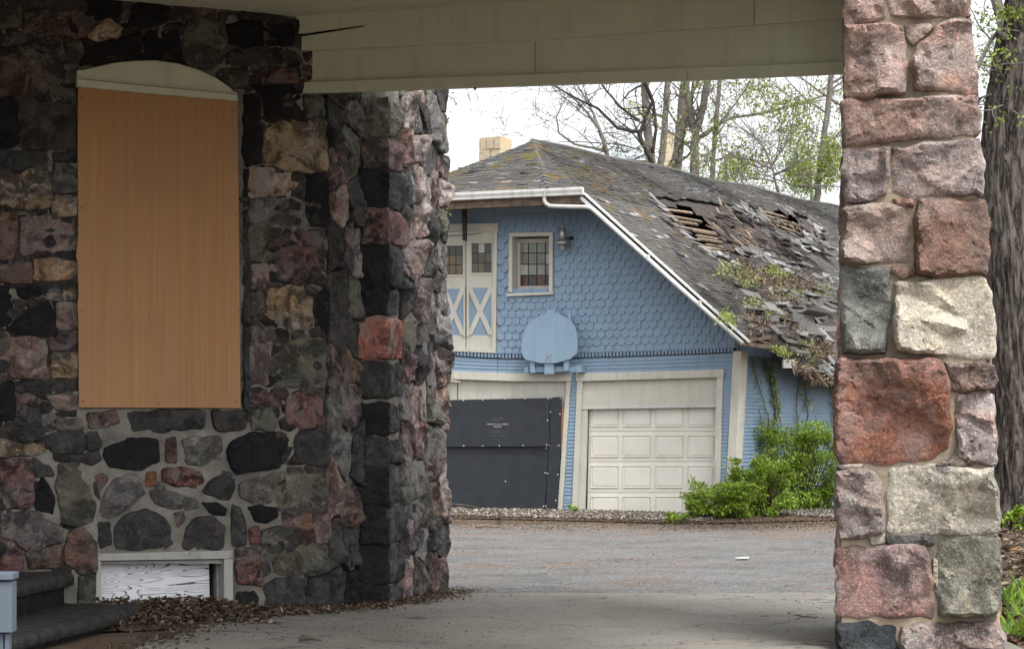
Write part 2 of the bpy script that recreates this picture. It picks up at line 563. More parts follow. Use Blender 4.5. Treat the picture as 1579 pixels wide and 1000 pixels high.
def rubble(u0, u1, z0, z1, su, sz, seed, gap=0.012, jit=0.36):
    """irregular stone outlines filling a rectangle"""
    R = random.Random(seed)
    nz = max(1, round((z1 - z0) / sz)); seeds = []
    for j in range(nz):
        nu = max(1, round((u1 - u0) / su + R.uniform(-0.5, 0.5)))
        for i in range(nu):
            seeds.append((u0 + (i + 0.5 + R.uniform(-jit, jit)) * (u1 - u0) / nu, z0 + (j + 0.5 + R.uniform(-jit, jit) * 0.8) * (z1 - z0) / nz))
    out = []
    k = (su / sz)
    for i, s in enumerate(seeds):
        p = [(u0, z0), (u1, z0), (u1, z1), (u0, z1)]
        for j, t in enumerate(seeds):
            if i == j: continue
            a, b = t[0] - s[0], (t[1] - s[1]) * k * k
            L = math.hypot(a, b)
            if L < 1e-6 or math.hypot(t[0] - s[0], t[1] - s[1]) > 3.2 * max(su, sz): continue
            mx, my = (s[0] + t[0]) / 2, (s[1] + t[1]) / 2
            p = clip(p, a / L, b / L, (a * mx + b * my) / L - gap)
            if len(p) < 3: break
        if len(p) >= 3 and abs(area_centroid(p)[0]) > 0.0025: out.append(p)
    return out

PAL = {  # base colours of the fieldstone kinds, alpha = how mottled
    'k': (0.016, 0.016, 0.0185, 0.5), 'd': (0.050, 0.049, 0.049, 0.7), 'g': (0.125, 0.122, 0.115, 0.7), 'o': (0.105, 0.102, 0.078, 0.8),
    'r': (0.125, 0.074, 0.069, 1.0), 'p': (0.205, 0.150, 0.135, 0.8), 't': (0.255, 0.190, 0.125, 0.9), 'b': (0.125, 0.082, 0.066, 0.9),
    'm': (0.112, 0.088, 0.086, 0.9), 'n': (0.24, 0.105, 0.06, 0.6),
}
def vary(c, R, a=0.16):
    k = 1.30 + R.uniform(-a, a)
    return (c[0] * k * (1 + R.uniform(-.06, .06)), c[1] * k, c[2] * k * (1 + R.uniform(-.06, .06)), c[3])

# ---------------------------------------------------------------- the stone house: canted bay wall on the left
WA = Wall((-3.332, 14.93), (1.165, 0.53))
def gx(px, D): return ((px - CX) / FPX * D, D)
K1 = WA.px(505, 900); K1 = (K1.x, K1.y)
K2 = gx(553, 16.2); K3 = gx(597, 16.3); K4 = gx(686, 17.55); K5 = (-2.6, 18.4)
W1 = Wall(K1, (K2[0] - K1[0], K2[1] - K1[1]))
W2 = Wall(K2, (K3[0] - K2[0], K3[1] - K2[1]))
W3 = Wall(K3, (K4[0] - K3[0], K4[1] - K3[1]))
HTOP = 5.3
house = empty('stone_house', (-2.6, 15.4, 0), 'dark fieldstone house corner with boarded window under the porch roof', 'house')

# mortar core, with a niche left open for the basement window
uK1 = (Vector((*K1, 0)) - WA.o).dot(WA.d)
UL = -4.2
nu0 = WA.uv(WA.px(154, 900))[0]; nu1 = WA.uv(WA.px(347, 900))[0]
nz1 = WA.px(250, 858).z
def core_box(u0, u1, z0, z1, off=-0.004, th=0.7):
    o = WA.at(u0, z0, off)
    return box_pts(o, WA.d * (u1 - u0), -WA.n * th, Vector((0, 0, z1 - z0)))
a = Acc()
a.add(*core_box(UL, nu0, -0.4, HTOP)); a.add(*core_box(nu0, nu1, nz1, HTOP)); a.add(*core_box(nu1, uK1 - 0.07, -0.4, HTOP))
a.add(*core_box(nu0, nu1, -0.4, nz1, -0.55, 0.15))
foot = [WA.at(uK1 - 0.08, 0, -0.05), Vector((*K2, 0)) - W1.n * 0.012, Vector((*K3, 0)) - W2.n * 0.012 - W3.n * 0.012, Vector((*K4, 0)) - W3.n * 0.012,
        Vector((*K5, 0)), WA.at(UL, 0, -4.0), WA.at(UL, 0, -0.6), WA.at(uK1 - 0.08, 0, -0.6)]
bot = [p + Vector((0, 0, -0.4)) for p in foot]; top = [p + Vector((0, 0, HTOP)) for p in foot]
a.add(*prism(top, bot))
# unseen wall added on the left to block skylight, built as more house
sky_block = WA.at(-1.9, 0, 0.0); wd = Vector((-0.336, -0.942, 0))
a.add(*box_pts(sky_block + Vector((0, 0, -0.4)), wd * 11.0, Vector((-0.942, 0.336, 0)) * 0.6, Vector((0, 0, 5.6))))
a.build('mortar_core', M_MORTAR, house)

# hand-struck mortar: an uneven skin over the core, left open at the basement window
vs, fs, idx = [], [], {}
cell = 0.03
uKm = uK1 - 0.05
NU, NZ = int((uKm + 1.75) / cell), int(5.0 / cell)
for j in range(NZ + 1):
    for i in range(NU + 1):
        u, z = -1.75 + (uKm + 1.75) * i / NU, -0.1 + 5.0 * j / NZ
        q = Vector((u, z, 0))
        h = 0.014 * noise.fractal(q * 5, 0.9, 2.1, 4) + 0.010 * noise.noise(q * 21) - 0.006 * smoothstep(0.1, 0.0, abs(noise.noise(q * 9 + Vector((3, 1, 5)))))
        vs.append(WA.at(u, z, 0.004 + h))
for j in range(NZ):
    for i in range(NU):
        u, z = -1.75 + (uKm + 1.75) * (i + .5) / NU, -0.1 + 5.0 * (j + .5) / NZ
        if nu0 - 0.02 < u < nu1 + 0.02 and z < nz1 + 0.02: continue
        fs.append((j * (NU + 1) + i, j * (NU + 1) + i + 1, (j + 1) * (NU + 1) + i + 1, (j + 1) * (NU + 1) + i))
mesh('mortar_skin', vs, fs, M_MORTAR, house, True)
# small packing stones wedged between the big ones on the upper wall
R = random.Random(64)
pk = [Acc(), Acc(), Acc()]
for qi, poly in enumerate(rubble(-0.70, uK1 - 0.02, 0.0, 4.75, 0.17, 0.12, 15, 0.004)):
    A_, c_ = area_centroid(poly)
    p_ = WA.at(c_[0], c_[1]); x_, y_ = CX + p_.x / p_.y * FPX, HZ - (p_.z - CAMH) / p_.y * FPX
    if 112 < x_ < 374 and 95 < y_ < 640: continue
    if (y_ > 640 and 120 < x_ < 425) or (y_ > 660 and x_ < 125 and qi % 3): continue
    stone(house, poly, WA, None, None, 7000 + qi, bulge=0.006, back=0.05, step=0.04, rnd=0.12, facet=0.5, rough=0.8, acc=pk[qi % 3])
for q_, c_ in zip(pk, ((0.05, 0.048, 0.047, .8), (0.10, 0.088, 0.078, .9), (0.075, 0.058, 0.054, .9))):
    q_.build('packing_stones', M_STONE, house, True, c_)['kind'] = 'stuff'

STONES = """
o 0,0 32,0 32,44 0,46|d 36,0 128,0 128,15 70,17 40,16|b 38,22 68,18 128,18 131,60 100,60 60,52 35,52|k 132,0 186,0 190,14 180,27 155,29 132,29
t 134,58 150,42 168,31 187,44 178,58 165,64 140,62|m 0,52 33,50 95,62 98,88 75,82 40,68 0,70|b 0,76 45,72 75,88 96,104 96,152 60,152 30,147 0,146
o 102,66 124,64 128,82 116,97 100,97|k 124,100 128,82 150,66 175,62 163,84 150,101|k 163,94 174,68 214,50 219,60 216,90 195,91|g 98,101 118,100 118,130 99,130|g 97,134 117,133 115,154 98,151
d 30,156 116,158 116,230 29,229|k 0,152 14,152 26,168 27,220 20,226 0,228|d 82,236 116,236 117,249 83,247|g 82,252 117,254 118,298 82,297
t 0,262 40,266 78,244 79,282 79,320 30,321 0,318|d 0,233 74,235 60,255 20,261 0,257|t 82,302 117,303 117,331 100,334 80,335|p 32,335 75,333 100,339 117,341 116,378 112,390 60,392 33,392
b 0,328 26,328 27,370 20,397 0,400|b 0,410 30,404 46,406 48,434 30,437 0,434|t 50,402 80,400 116,402 117,430 52,432|d 64,436 116,436 117,445 70,448|t 72,451 116,448 118,462 86,463 74,460
k 20,444 60,441 62,456 40,460 24,456|k 0,442 12,442 20,480 17,497 0,501|d 22,463 46,463 42,470 25,472|k 10,510 30,486 58,467 76,466 83,486 86,516 50,517|p 88,466 117,466 118,506 88,507
p 0,520 68,519 72,540 73,572 60,582 0,577|m 75,520 117,511 118,540 77,538|t 79,545 118,543 118,581 78,581|d 24,590 70,586 115,586 116,600 60,603 24,602|k 0,586 19,588 22,645 0,648
r 26,607 60,608 63,624 26,624|p 70,608 116,610 118,631 84,630|d 26,629 58,629 62,650 44,653 28,642|g 65,640 82,640 84,656 67,655|g 88,646 124,648 125,660 88,661
d 0,659 66,657 66,674 40,682 0,671|t 0,677 40,687 66,682 67,699 0,703|d 78,670 108,662 130,666 131,690 125,697 82,697|d 136,668 148,665 155,684 150,694 135,692|d 96,703 150,697 154,707 140,714 112,708
b 134,637 178,633 182,650 170,657 137,657|r 0,709 48,708 50,750 48,781 0,782|d 52,707 76,719 80,732 54,733|k 64,737 74,748 83,770 80,790 54,783 51,765|o 89,716 120,713 132,740 145,776 144,806 102,808 90,770
m 0,790 60,788 68,802 94,814 95,832 60,842 40,848 20,828 0,824|b 42,852 94,840 93,872 45,874|r 0,830 20,834 34,852 36,880 0,884|b 110,814 132,813 149,842 148,880 124,882 99,866 99,838|o 122,888 148,886 148,930 121,930|d 152,806 168,806 170,838 153,846
d 198,634 314,632 316,659 250,664 205,661|d 328,633 376,634 377,659 333,664|k 164,690 200,675 245,677 246,707 224,719 205,723 171,717 163,700|b 257,678 269,676 270,711 257,711|g 283,679 300,673 340,675 343,700 334,715 285,713
k 349,695 360,680 385,668 420,668 439,673 441,700 430,719 400,725 363,727 351,710|r 248,725 275,721 307,729 313,740 302,751 270,747 251,741|n 226,729 238,728 239,746 226,748|d 313,756 328,739 346,733 361,741 355,769 336,769
g 157,792 159,765 176,741 195,729 214,737 222,758 205,773 185,789 167,797|r 148,736 157,731 164,737 153,758|g 233,757 255,757 299,769 303,780 285,785 241,777|k 313,775 334,775 347,786 345,793 326,791|g 371,746 398,737 413,739 417,771 395,775 371,764
d 359,779 370,783 381,820 377,837 361,839 358,815|k 385,783 400,781 423,783 425,796 410,805 393,801|r 268,792 281,789 283,800 275,809|d 177,815 195,793 225,786 240,791 259,812 265,838 250,845 181,845|d 282,838 289,810 305,797 330,797 344,815 344,843 291,845
r 385,816 399,811 399,837 387,837|r 364,844 402,843 404,890 400,901 365,899|k 365,913 390,911 397,925 391,945 373,953 364,949|o 409,733 440,731 500,733 501,788 434,789 423,760|r 437,795 447,794 449,811 437,811|b 454,796 478,793 483,830 453,837|p 484,794 507,791 507,835 486,835
o 403,820 418,811 450,816 451,839 425,849 411,860 403,850|o 421,863 430,856 458,843 490,837 505,843 506,881 440,887 421,880|d 409,905 421,893 469,891 467,935 411,939|d 475,891 505,889 506,934 472,937|g 386,952 410,943 506,940 506,956 440,964 384,966
o 425,526 500,521 502,597 470,595 431,597 413,589 417,560|p 385,533 419,527 413,560 411,591 385,591|r 383,606 433,604 435,625 400,629 383,629|o 387,634 416,633 427,652 420,663 389,661|r 441,612 470,605 497,607 497,654 470,661 447,655 439,636|d 453,676 480,666 506,671 506,706 500,719 456,711
o 383,347 413,346 415,401 385,401|p 387,408 411,408 413,435 389,437|r 425,370 440,361 494,357 503,372 500,437 470,439 425,433|m 387,446 407,444 405,493 387,495|t 411,446 477,441 481,470 479,504 440,509 411,490|k 484,447 506,449 506,512 485,507|p 387,506 421,503 423,519 410,528 385,529
k 376,146 400,152 403,250 376,254|o 468,150 495,150 498,178 471,181|t 407,199 440,187 500,185 504,262 480,267 440,261 407,255|t 383,259 420,259 460,266 461,301 420,301 383,303|k 471,269 500,268 507,288 507,346 481,350 471,330|g 383,307 468,307 473,354 440,355 400,350 385,345
b 264,0 326,0 329,19 300,23 272,23|k 204,8 240,3 261,14 268,27 230,41 218,47 200,38|o 284,37 330,27 345,40 349,60 343,94 326,107 291,103 281,75|k 349,40 368,34 403,38 405,71 380,73 352,69|d 349,79 420,77 427,85 425,103 348,101|o 334,116 342,107 386,107 379,135 362,137 346,128
r 389,118 402,106 412,108 402,121|r 410,124 430,106 455,107 459,127 412,127|k 386,132 463,131 465,147 465,182 408,184 406,150|k 408,42 450,38 453,69 411,71|d 431,81 454,79 462,100 446,101|p 346,28 360,24 365,31 350,37|k 223,53 272,47 279,75 282,98 250,94 226,90|o 331,3 364,8 365,19 333,17|d 369,13 400,17 447,31 450,35 372,30
d 188,6 200,2 203,18 194,24|g 76,448 84,440 90,446 86,454|d 100,590 118,584 118,600|g 240,745 250,744 252,754 240,754|k 376,262 381,262 381,340 376,340|d 376,345 382,345 384,400 376,400|d 376,410 384,410 384,500 376,500|d 376,505 382,505 382,628 376,628
b 96,702 100,660 120,655 128,660|o 132,836 150,846 148,850 138,848|d 404,868 412,866 416,880 406,886|g 344,726 362,730 360,735 348,732|d 150,738 146,745 148,760 154,770|r 100,818 96,836 104,816"""
R = random.Random(11)
k = 0
for row in STONES.strip().splitlines():
    for it in row.split('|'):
        c, rest = it.strip().split(' ', 1)
        poly = [WA.uv(WA.px(x, y)) for x, y in P(rest)]
        A = abs(area_centroid(poly)[0])
        if A < 0.0012: continue
        q = max(x for x, y in P(rest)) > 495
        stone(house, poly, WA, vary(PAL[c], R), M_STONE, 100 + k, bulge=R.uniform(0.015, 0.04) * min(1, math.sqrt(A) / 0.15), back=0.22 if q else 0.08,
              step=0.032 if A > 0.02 else 0.02, rnd=0.10, facet=0.95, rough=1.1, swell=0.014 if min(y for x, y in P(rest)) < 640 else 0.015, rim=0.009)
        k += 1
# the same masonry going on past the frame
for poly in rubble(-1.7, WA.uv(WA.px(-6, 500))[0], 0.0, 4.7, 0.5, 0.42, 5):
    stone(house, poly, WA, vary(PAL[R.choice('kdgorpbtm')], R), M_STONE, 900 + k, bulge=0.035, back=0.08, step=0.06, facet=0.5); k += 1
# return face beside the quoins, buttress front and its long side
wid1 = math.hypot(K2[0] - K1[0], K2[1] - K1[1]); wid3 = math.hypot(K4[0] - K3[0], K4[1] - K3[1])
def uva(W, K): return (Vector((*K, 0)) - W.o).dot(W.d)
for poly in rubble(0.0, wid1 + 0.02, 0.0, 4.5, 0.22, 0.34, 21, 0.004):
    stone(house, poly, W1, vary(PAL[R.choice('dddkgmmpob')], R), M_STONE, 2000 + k, bulge=R.uniform(0.01, 0.035), back=0.12, step=0.026, facet=1.6, rough=1.5, rim=0.006, rnd=0.04); k += 1
QUOINS = "o 152,208|m 212,258|k 262,318|r 322,374|k 378,444|k 448,484|n 490,552|d 560,612|k 622,668|d 676,716|k 720,776|k 780,838|k 842,900|k 904,930"
for i, it in enumerate(QUOINS.split('|')):
    c, yy = it.split(); y0, y1 = [float(v) for v in yy.split(',')]
    xl = (552, 556)[i % 2] + (4 if y0 < 400 else 0)
    poly = [W2.uv(W2.px(x, y)) for x, y in ((xl, y0), (597, y0 + 1), (597, y1), (xl - 1, y1 - 1))]
    col = PAL[c] if c != 'n' else (0.23, 0.10, 0.085, 0.7)
    stone(house, poly, W2, vary(col, R, 0.1), M_STONE, 2600 + i, bulge=0.02, back=0.2, step=0.03, facet=0.6, rnd=0.05, swell=0.020, rough=1.3)
    # same block's return side, its colour lightened for the light that reaches it
    L = R.uniform(0.16, 0.42)
    z0, z1 = W2.px(575, y1).z, W2.px(575, y0).z
    poly = [(0.005, z0 + 0.01), (L, z0 + 0.012), (L * R.uniform(0.85, 1.1), z1 - 0.012), (0.005, z1 - 0.01)]
    sc = col if c not in 'k' else (0.05, 0.05, 0.052, 0.6)
    stone(house, poly, W3, vary((sc[0] * 1.35, sc[1] * 1.35, sc[2] * 1.35, 0.8), R, 0.1), M_STONE, 2700 + i, bulge=0.03, back=0.12, step=0.03, facet=1.0, rnd=0.08, swell=0.010, rough=1.3)
for poly in rubble(0.30, wid3 + 0.03, 0.0, 4.6, 0.25, 0.30, 33, 0.004):
    c = PAL[R.choice('gggppdmdobgrp')]
    g_ = (c[0] + c[1] + c[2]) / 3; c = tuple((g_ + (q - g_) * .75) * 1.3 for q in c[:3]) + (c[3],)  # long side's stones lightened in colour for the light from beyond
    stone(house, poly, W3, vary(c, R, 0.25), M_STONE, 3000 + k, bulge=R.uniform(0.01, 0.06), back=0.14, step=0.026, facet=1.8, rough=1.6, rim=0.006, rnd=0.04); k += 1

# window head, frame of the basement window and its boarding
wh = P("119,108 128,108 150,103 175,97 205,94 240,93 275,98 305,107 335,121 355,135 365,147 366,150 290,144 200,136 119,128")
slab_px('window_head', WA, wh, 0.050, 0.10, M_SOFFIT, house, bevel=0.006)
slab_px('window_head_bead', WA, P("119,118 200,126 290,135 365,142 366,145 290,138 200,129 119,121"), 0.062, 0.06, M_SOFFIT, house, bevel=0.003)
slab_px('window_head_moulding', WA, P("119,122 200,130 290,139 366,146 367,155 290,149 200,141 119,133"), 0.085, 0.06, M_SOFFIT, house, bevel=0.006)
fr = empty('basement_window', WA.px(250, 940)); 
fr.parent = house; fr.location = WL[fr.name] - WL[house.name]
fm = M_WHITE
GREYW = mat_paint('dusty_white_frame_paint', (0.37, 0.365, 0.34), 0.6, (0.13, 0.12, 0.11), 0.9, (0.57, 0.66))
slab_px('frame_top', WA, P("151,853 359,848 359,860 346,861 155,864 151,864"), 0.035, 0.12, GREYW, fr, bevel=0.006)
slab_px('frame_side', WA, P("345.5,861.5 359,860.5 360,960 346,960"), 0.033, 0.42, GREYW, fr, bevel=0.006)
slab_px('frame_side', WA, P("149,864.5 155.5,864.5 156,935 150,945 148,920"), 0.034, 0.42, GREYW, fr, bevel=0.006)
slab_px('frame_head_liner', WA, P("156,864.8 345,861.8 345,868 156,868"), -0.02, 0.40, GREYW, fr)
slab_px('inner_stop', WA, P("334,869 345,869 345,962 335,962"), -0.13, 0.10, GREYW, fr)
slab_px('white_board', WA, P("150,868.5 322,866 324,950 200,965 150,960"), -0.16, 0.02, M_GRAIN, fr)

# plywood sheet over the tall window
pl = slab_px('plywood_sheet', WA, P("120.5,134.5 366.5,156 368,300 369.5,470 371,628.5 122,627.5 121,490 119.5,470 121.5,455 120,405 117.5,395 119,380 121,360 120,240"), 0.045, 0.016, M_PLY)
tag(pl, 'tall orange-brown plywood sheet boarding up the window in the dark stone wall', 'plywood')
nail = None
for px, py in ((126, 150), (362, 170), (126, 320), (364, 330), (127, 480), (366, 480), (128, 618), (364, 619), (245, 622)):
    p = WA.px(px, py, 0.0465)
    if nail is None:
        v, f = lathe((0, 0, 0), [(0.006, 0), (0.006, 0.002), (0.0, 0.003)], 8)
        nail = mesh('nail', v, f, M_IRON, pl, org=(0, 0, 0)); nail.location = p - WL[pl.name]
        nail.rotation_euler = WA.n.to_track_quat('Z', 'Y').to_euler()
    else:
        inst('nail', nail, p, pl, WA.n.to_track_quat('Z', 'Y').to_euler())

# ---------------------------------------------------------------- porch pillar of rock-faced blocks
PD = 13.0
th = math.atan2(505, 3000)
WP = Wall(((1290 - CX) / FPX * PD, PD), (math.cos(th), -math.sin(th)))
pillar = empty('stone_pillar', WP.at(0.55, 0, -0.7), 'tapering porch pillar of big pink, red and cream rock-faced blocks', 'pillar')
DEP = 1.45
def lx(z):  # left and right edge of the pillar at height z (taper)
    y = HZ - (z - CAMH) * FPX / PD
    l = WP.uv(WP.px(lerpline([(0, 1306), (560, 1293), (1000, 1293)], y), y))[0]
    r = WP.uv(WP.px(lerpline([(0, 1492), (500, 1524), (1000, 1544)], y), y))[0]
    return l, r
ZT = 4.95
a = Acc()
loops = []
for z in (-0.3, 0.8, 1.8, 3.0, ZT):
    l, r = lx(z); ins = (z + 0.3) * 0.02
    loops.append([WP.at(l + .02, z, -0.004), WP.at(r - .02, z, -0.004), WP.at(r - .02, z, -DEP + ins), WP.at(l + .02, z, -DEP + ins)])
vs = [p for lp in loops for p in lp]
fs = [(0, 3, 2, 1), (16, 17, 18, 19)]
for i in range(4):
    for q in range(4):
        q2 = (q + 1) % 4
        fs.append((i * 4 + q, i * 4 + q2, i * 4 + 4 + q2, i * 4 + 4 + q))
mesh('mortar_core', vs, fs, M_MORTAR2, pillar)
PP = {  # pillar stones: colour, outline
 }
PSTONES = [
 ((0.321, 0.225, 0.198, .5), "1299,-2 1363,-2 1365,27 1345,36 1303,40"), ((0.357, 0.257, 0.223, .5), "1369,-2 1494,-2 1496,22 1440,26 1375,26"),
 ((0.354, 0.235, 0.201, .5), "1303,42 1320,38 1389,39 1394,70 1402,128 1395,144 1340,151 1304,149"), ((0.369, 0.232, 0.186, .5), "1397,40 1430,37 1438,43 1410,70 1399,60"),
 ((0.337, 0.225, 0.191, .6), "1413,72 1450,41 1470,30 1494,29 1500,60 1506,144 1470,141 1411,137 1407,100"), ((0.327, 0.216, 0.182, .55), "1300,154 1400,155 1460,149 1508,149 1512,204 1440,211 1340,221 1302,226"),
 ((0.314, 0.230, 0.210, .5), "1300,230 1372,226 1370,255 1368,299 1340,311 1304,313"), ((0.332, 0.252, 0.229, .55), "1379,228 1510,214 1518,250 1516,301 1440,299 1400,303 1377,294"),
 ((0.312, 0.224, 0.190, .4), "1300,318 1380,315 1404,321 1402,350 1398,400 1340,405 1298,401"), ((0.262, 0.147, 0.124, .5), "1379,307 1409,308 1407,317 1384,317"),
 ((0.225, 0.107, 0.098, .45), "1414,309 1518,307 1526,340 1522,423 1440,427 1413,423 1409,380"), ((0.201, 0.209, 0.189, .4), "1298,412 1370,415 1372,470 1366,539 1345,544 1298,544"),
 ((0.220, 0.136, 0.112, .5), "1376,412 1403,414 1409,425 1390,428 1375,418"), ((0.511, 0.465, 0.376, .35), "1380,433 1520,429 1530,470 1536,500 1532,553 1420,545 1379,539"),
 ((0.289, 0.101, 0.082, .55), "1288,561 1300,553 1449,553 1461,580 1467,660 1461,689 1440,704 1390,711 1300,714 1287,700 1286,640"), ((0.196, 0.138, 0.119, .8), "1458,559 1530,561 1536,585 1532,599 1481,605 1466,599"),
 ((0.320, 0.221, 0.190, .95), "1474,611 1530,607 1535,640 1535,714 1491,714 1476,700"), ((0.261, 0.199, 0.177, .7), "1289,726 1330,723 1353,731 1361,760 1363,819 1330,829 1295,831 1287,780"),
 ((0.430, 0.400, 0.334, .6), "1371,723 1440,717 1530,723 1538,760 1538,819 1470,823 1371,819"), ((0.102, 0.099, 0.099, .5), "1367,826 1435,825 1439,838 1400,840 1369,837"),
 ((0.273, 0.162, 0.146, .6), "1289,843 1400,840 1426,842 1437,900 1437,949 1400,951 1291,947"), ((0.198, 0.194, 0.160, .6), "1449,833 1510,829 1540,831 1544,870 1542,944 1500,949 1451,947 1443,900"),
 ((0.048, 0.056, 0.062, .6), "1293,963 1340,959 1380,967 1384,1012 1292,1014"), ((0.263, 0.213, 0.194, .7), "1389,966 1440,961 1540,959 1550,985 1552,1014 1389,1016"),
 ((0.329, 0.230, 0.199, .5), "1303,-60 1400,-58 1398,-8 1303,-8"), ((0.322, 0.238, 0.207, .5), "1406,-58 1488,-60 1492,-9 1406,-8"), ((0.328, 0.221, 0.190, .5), "1304,-150 1486,-150 1488,-66 1304,-66"),
 ((0.404, 0.373, 0.319, .3), "1290,716 1330,716 1325,722 1300,722"), ((0.367, 0.336, 0.290, .3), "1341,826 1362,822 1364,836 1345,838"), ((0.417, 0.371, 0.279, .3), "1440,862 1444,864 1446,905 1440,898"),
 ((0.381, 0.336, 0.275, .3), "1474,700 1490,716 1470,718 1462,712"), ((0.227, 0.188, 0.165, .4), "1441,716 1462,708 1460,717"),
]
for i, (c, s) in enumerate(PSTONES):
    poly = [WP.uv(WP.px(x, y)) for x, y in P(s)]
    if c[0] > 1.9 * c[1]: c = (c[0] * 0.93, c[1] * 1.22, c[2] * 1.05, c[3])
    elif c[0] > 1.25 * c[1]: c = (c[0] * 1.10, c[1] * 1.16, c[2] * 1.18, c[3])
    A = abs(area_centroid(poly)[0])
    big = A > 0.02
    stone(pillar, poly, WP, c, M_GRANITE, 5000 + i, bulge=0.06 if big else 0.025, back=0.16, step=0.02, rnd=0.06 if big else 0.12, facet=1.9 if big else 0.5, rough=1.1,
          swell=0.010, rim=0.014)
def side_wall(left):
    l0, r0 = lx(0.0); l1, r1 = lx(ZT)
    u = l0 + 0.02 if left else r0 - 0.02
    o = WP.at(u, 0, 0)
    W = Wall((o.x, o.y), (-WP.n.x, -WP.n.y))
    W.n = -WP.d if left else WP.d
    e0, e1 = (l0, l1) if left else (r0, r1)
    class Lean(Wall):
        def __init__(s): s.o, s.d, s.n = W.o, W.d, W.n
        def at(s, u, z, off=0.0):
            e = lx(max(0, min(z, ZT)))[0 if left else 1] - (l0 if left else r0)
            return W.o + W.d * u + W.n * off + Vector((0, 0, z)) + WP.d * e
    return Lean()
for left in (True, False):
    W = side_wall(left)
    for poly in rubble(0.02 if left else 0.16, DEP - 0.04, 0.0, ZT, 0.48, 0.42, 61 + left, 0.012, 0.2):
        c = R.choice([(0.36, 0.235, 0.20, .5), (0.29, 0.16, 0.14, .5), (0.22, 0.22, 0.19, .5), (0.30, 0.22, 0.19, .6), (0.10, 0.10, 0.10, .5)])
        stone(pillar, poly, W, vary(c, R), M_GRANITE, 5200 + k, bulge=0.02 if left else 0.04, back=0.1, step=0.05, facet=0.5); k += 1
WB = Wall((WP.at(lx(0)[0], 0, -DEP).x, WP.at(lx(0)[0], 0, -DEP).y), (WP.d.x, WP.d.y)); WB.n = -WP.n
for poly in rubble(0.06, lx(0)[1] - lx(0)[0] - 0.06, 0.0, 4.0, 0.45, 0.42, 77, 0.012, 0.2):
    stone(pillar, poly, WB, vary((0.33, 0.22, 0.19, .5), R, 0.3), M_GRANITE, 5600 + k, bulge=0.04, back=0.1, step=0.06, facet=0.5); k += 1

# ---------------------------------------------------------------- porch roof: beam boards and ceiling
b0 = WA.px(452, 140, -0.10); b0 = (b0.x, b0.y)
b1 = gx(1330, 14.35)
WBm = Wall(b0, (b1[0] - b0[0], b1[1] - b0[1]))
porch = empty('porch_roof', ((b0[0] + b1[0]) / 2, (b0[1] + b1[1]) / 2, 4.0), 'grey-green painted porch beam and board ceiling spanning from stone wall to pillar', 'porch roof')
CEIL = 4.77
slab_px('bottom_board', WBm, P("440,127.5 1060,106.5 1060,123.5 440,144.5"), 0.05, 0.06, M_SOFFIT, porch, bevel=0.005)
slab_px('bottom_board', WBm, P("1060.5,106.5 1345,94 1345,111.5 1060.5,123.5"), 0.049, 0.06, M_SOFFIT, porch, bevel=0.005)
slab_px('fascia_board', WBm, P("440,79.5 824.6,62.5 824.6,114 440,127"), 0.0, 0.05, M_SOFFIT, porch, bevel=0.004)
slab_px('fascia_board', WBm, P("825.4,62.5 1345,26 1345,93.5 825.4,114"), 0.002, 0.05, M_SOFFIT, porch, bevel=0.004)
slab_px('frieze_board', WBm, P("440,60 500,51 561,41 566,16 1163,-24 1163,38 824,61.5 440,79"), 0.060, 0.05, M_SOFFIT, porch, bevel=0.004)
slab_px('frieze_board', WBm, P("1163.6,-24 1345,-40 1345,25.5 1163.6,38"), 0.062, 0.05, M_SOFFIT, porch, bevel=0.004)
slab_px('dark_gap_backing', WBm, P("440,4 620,-8 620,76 440,76"), -0.01, 0.05, M_DARK, porch)
slab_px('split_batten', WBm, P("440,18 600,6 568,34 561,38.5 440,55"), 0.075, 0.03, M_SOFFIT, porch)
for x0, y0, x1, y1 in ((480, 139, 486, 143), (730, 134, 735, 138)): slab_px('paint_flake', WBm, [(x0, y0), (x1, y0 - 2), (x1 - 1, y1), (x0 + 1, y1 + 1)], 0.045, 0.01, M_ROTWOOD, porch)
# ceiling boards run along the beam, laid side by side towards the camera
acr = WBm.n
NB = 31  # most boards lie out of view, their number set to shade the wall
def edge_u(off):                     # right edge of the unseen overhang, set to cut off skylight beside the pillar
    return (2.0 - WBm.o.x - WBm.n.x * off) / WBm.d.x
for i in range(NB):
    w = 0.165
    d0 = -0.02 + i * w
    t0 = i / NB
    ulo = -0.2 - 3.4 * (1 if i > 1 else 0.3) * min(1, (i + 1) / 3)
    uhi = 4.55 if i < 4 else edge_u(d0)
    ulo = {0: -0.15, 1: -0.55, 2: -0.95, 3: -1.35}.get(i, -1.7 - (i - 4) * 0.3)
    ulo = max(ulo, -4.4)
    o = WBm.at(ulo, CEIL + (0.002 if i % 2 else 0.0), d0)
    v, f = box_pts(o, WBm.d * (uhi - ulo), acr * (w - 0.004), Vector((0, 0, 0.02)))
    mesh('ceiling_board', v, f, M_SOFFIT, porch)
FE = NB * 0.165
v = [WBm.at(-4.5, CEIL + 0.06, FE), WBm.at(edge_u(FE), CEIL + 0.06, FE), WBm.at(edge_u(0.66), CEIL + 0.06, 0.66), WBm.at(4.6, CEIL + 0.06, 0.62), WBm.at(4.6, CEIL + 0.06, -0.5), WBm.at(-0.3, CEIL + 0.06, -0.5), WBm.at(-4.5, CEIL + 0.06, 1.6)]
vs, fs = prism([p + Vector((0, 0, 0.25)) for p in v], v)
mesh('roof_deck', vs, fs, M_DARK, porch)  # unseen slab over the boards, added to block light from above

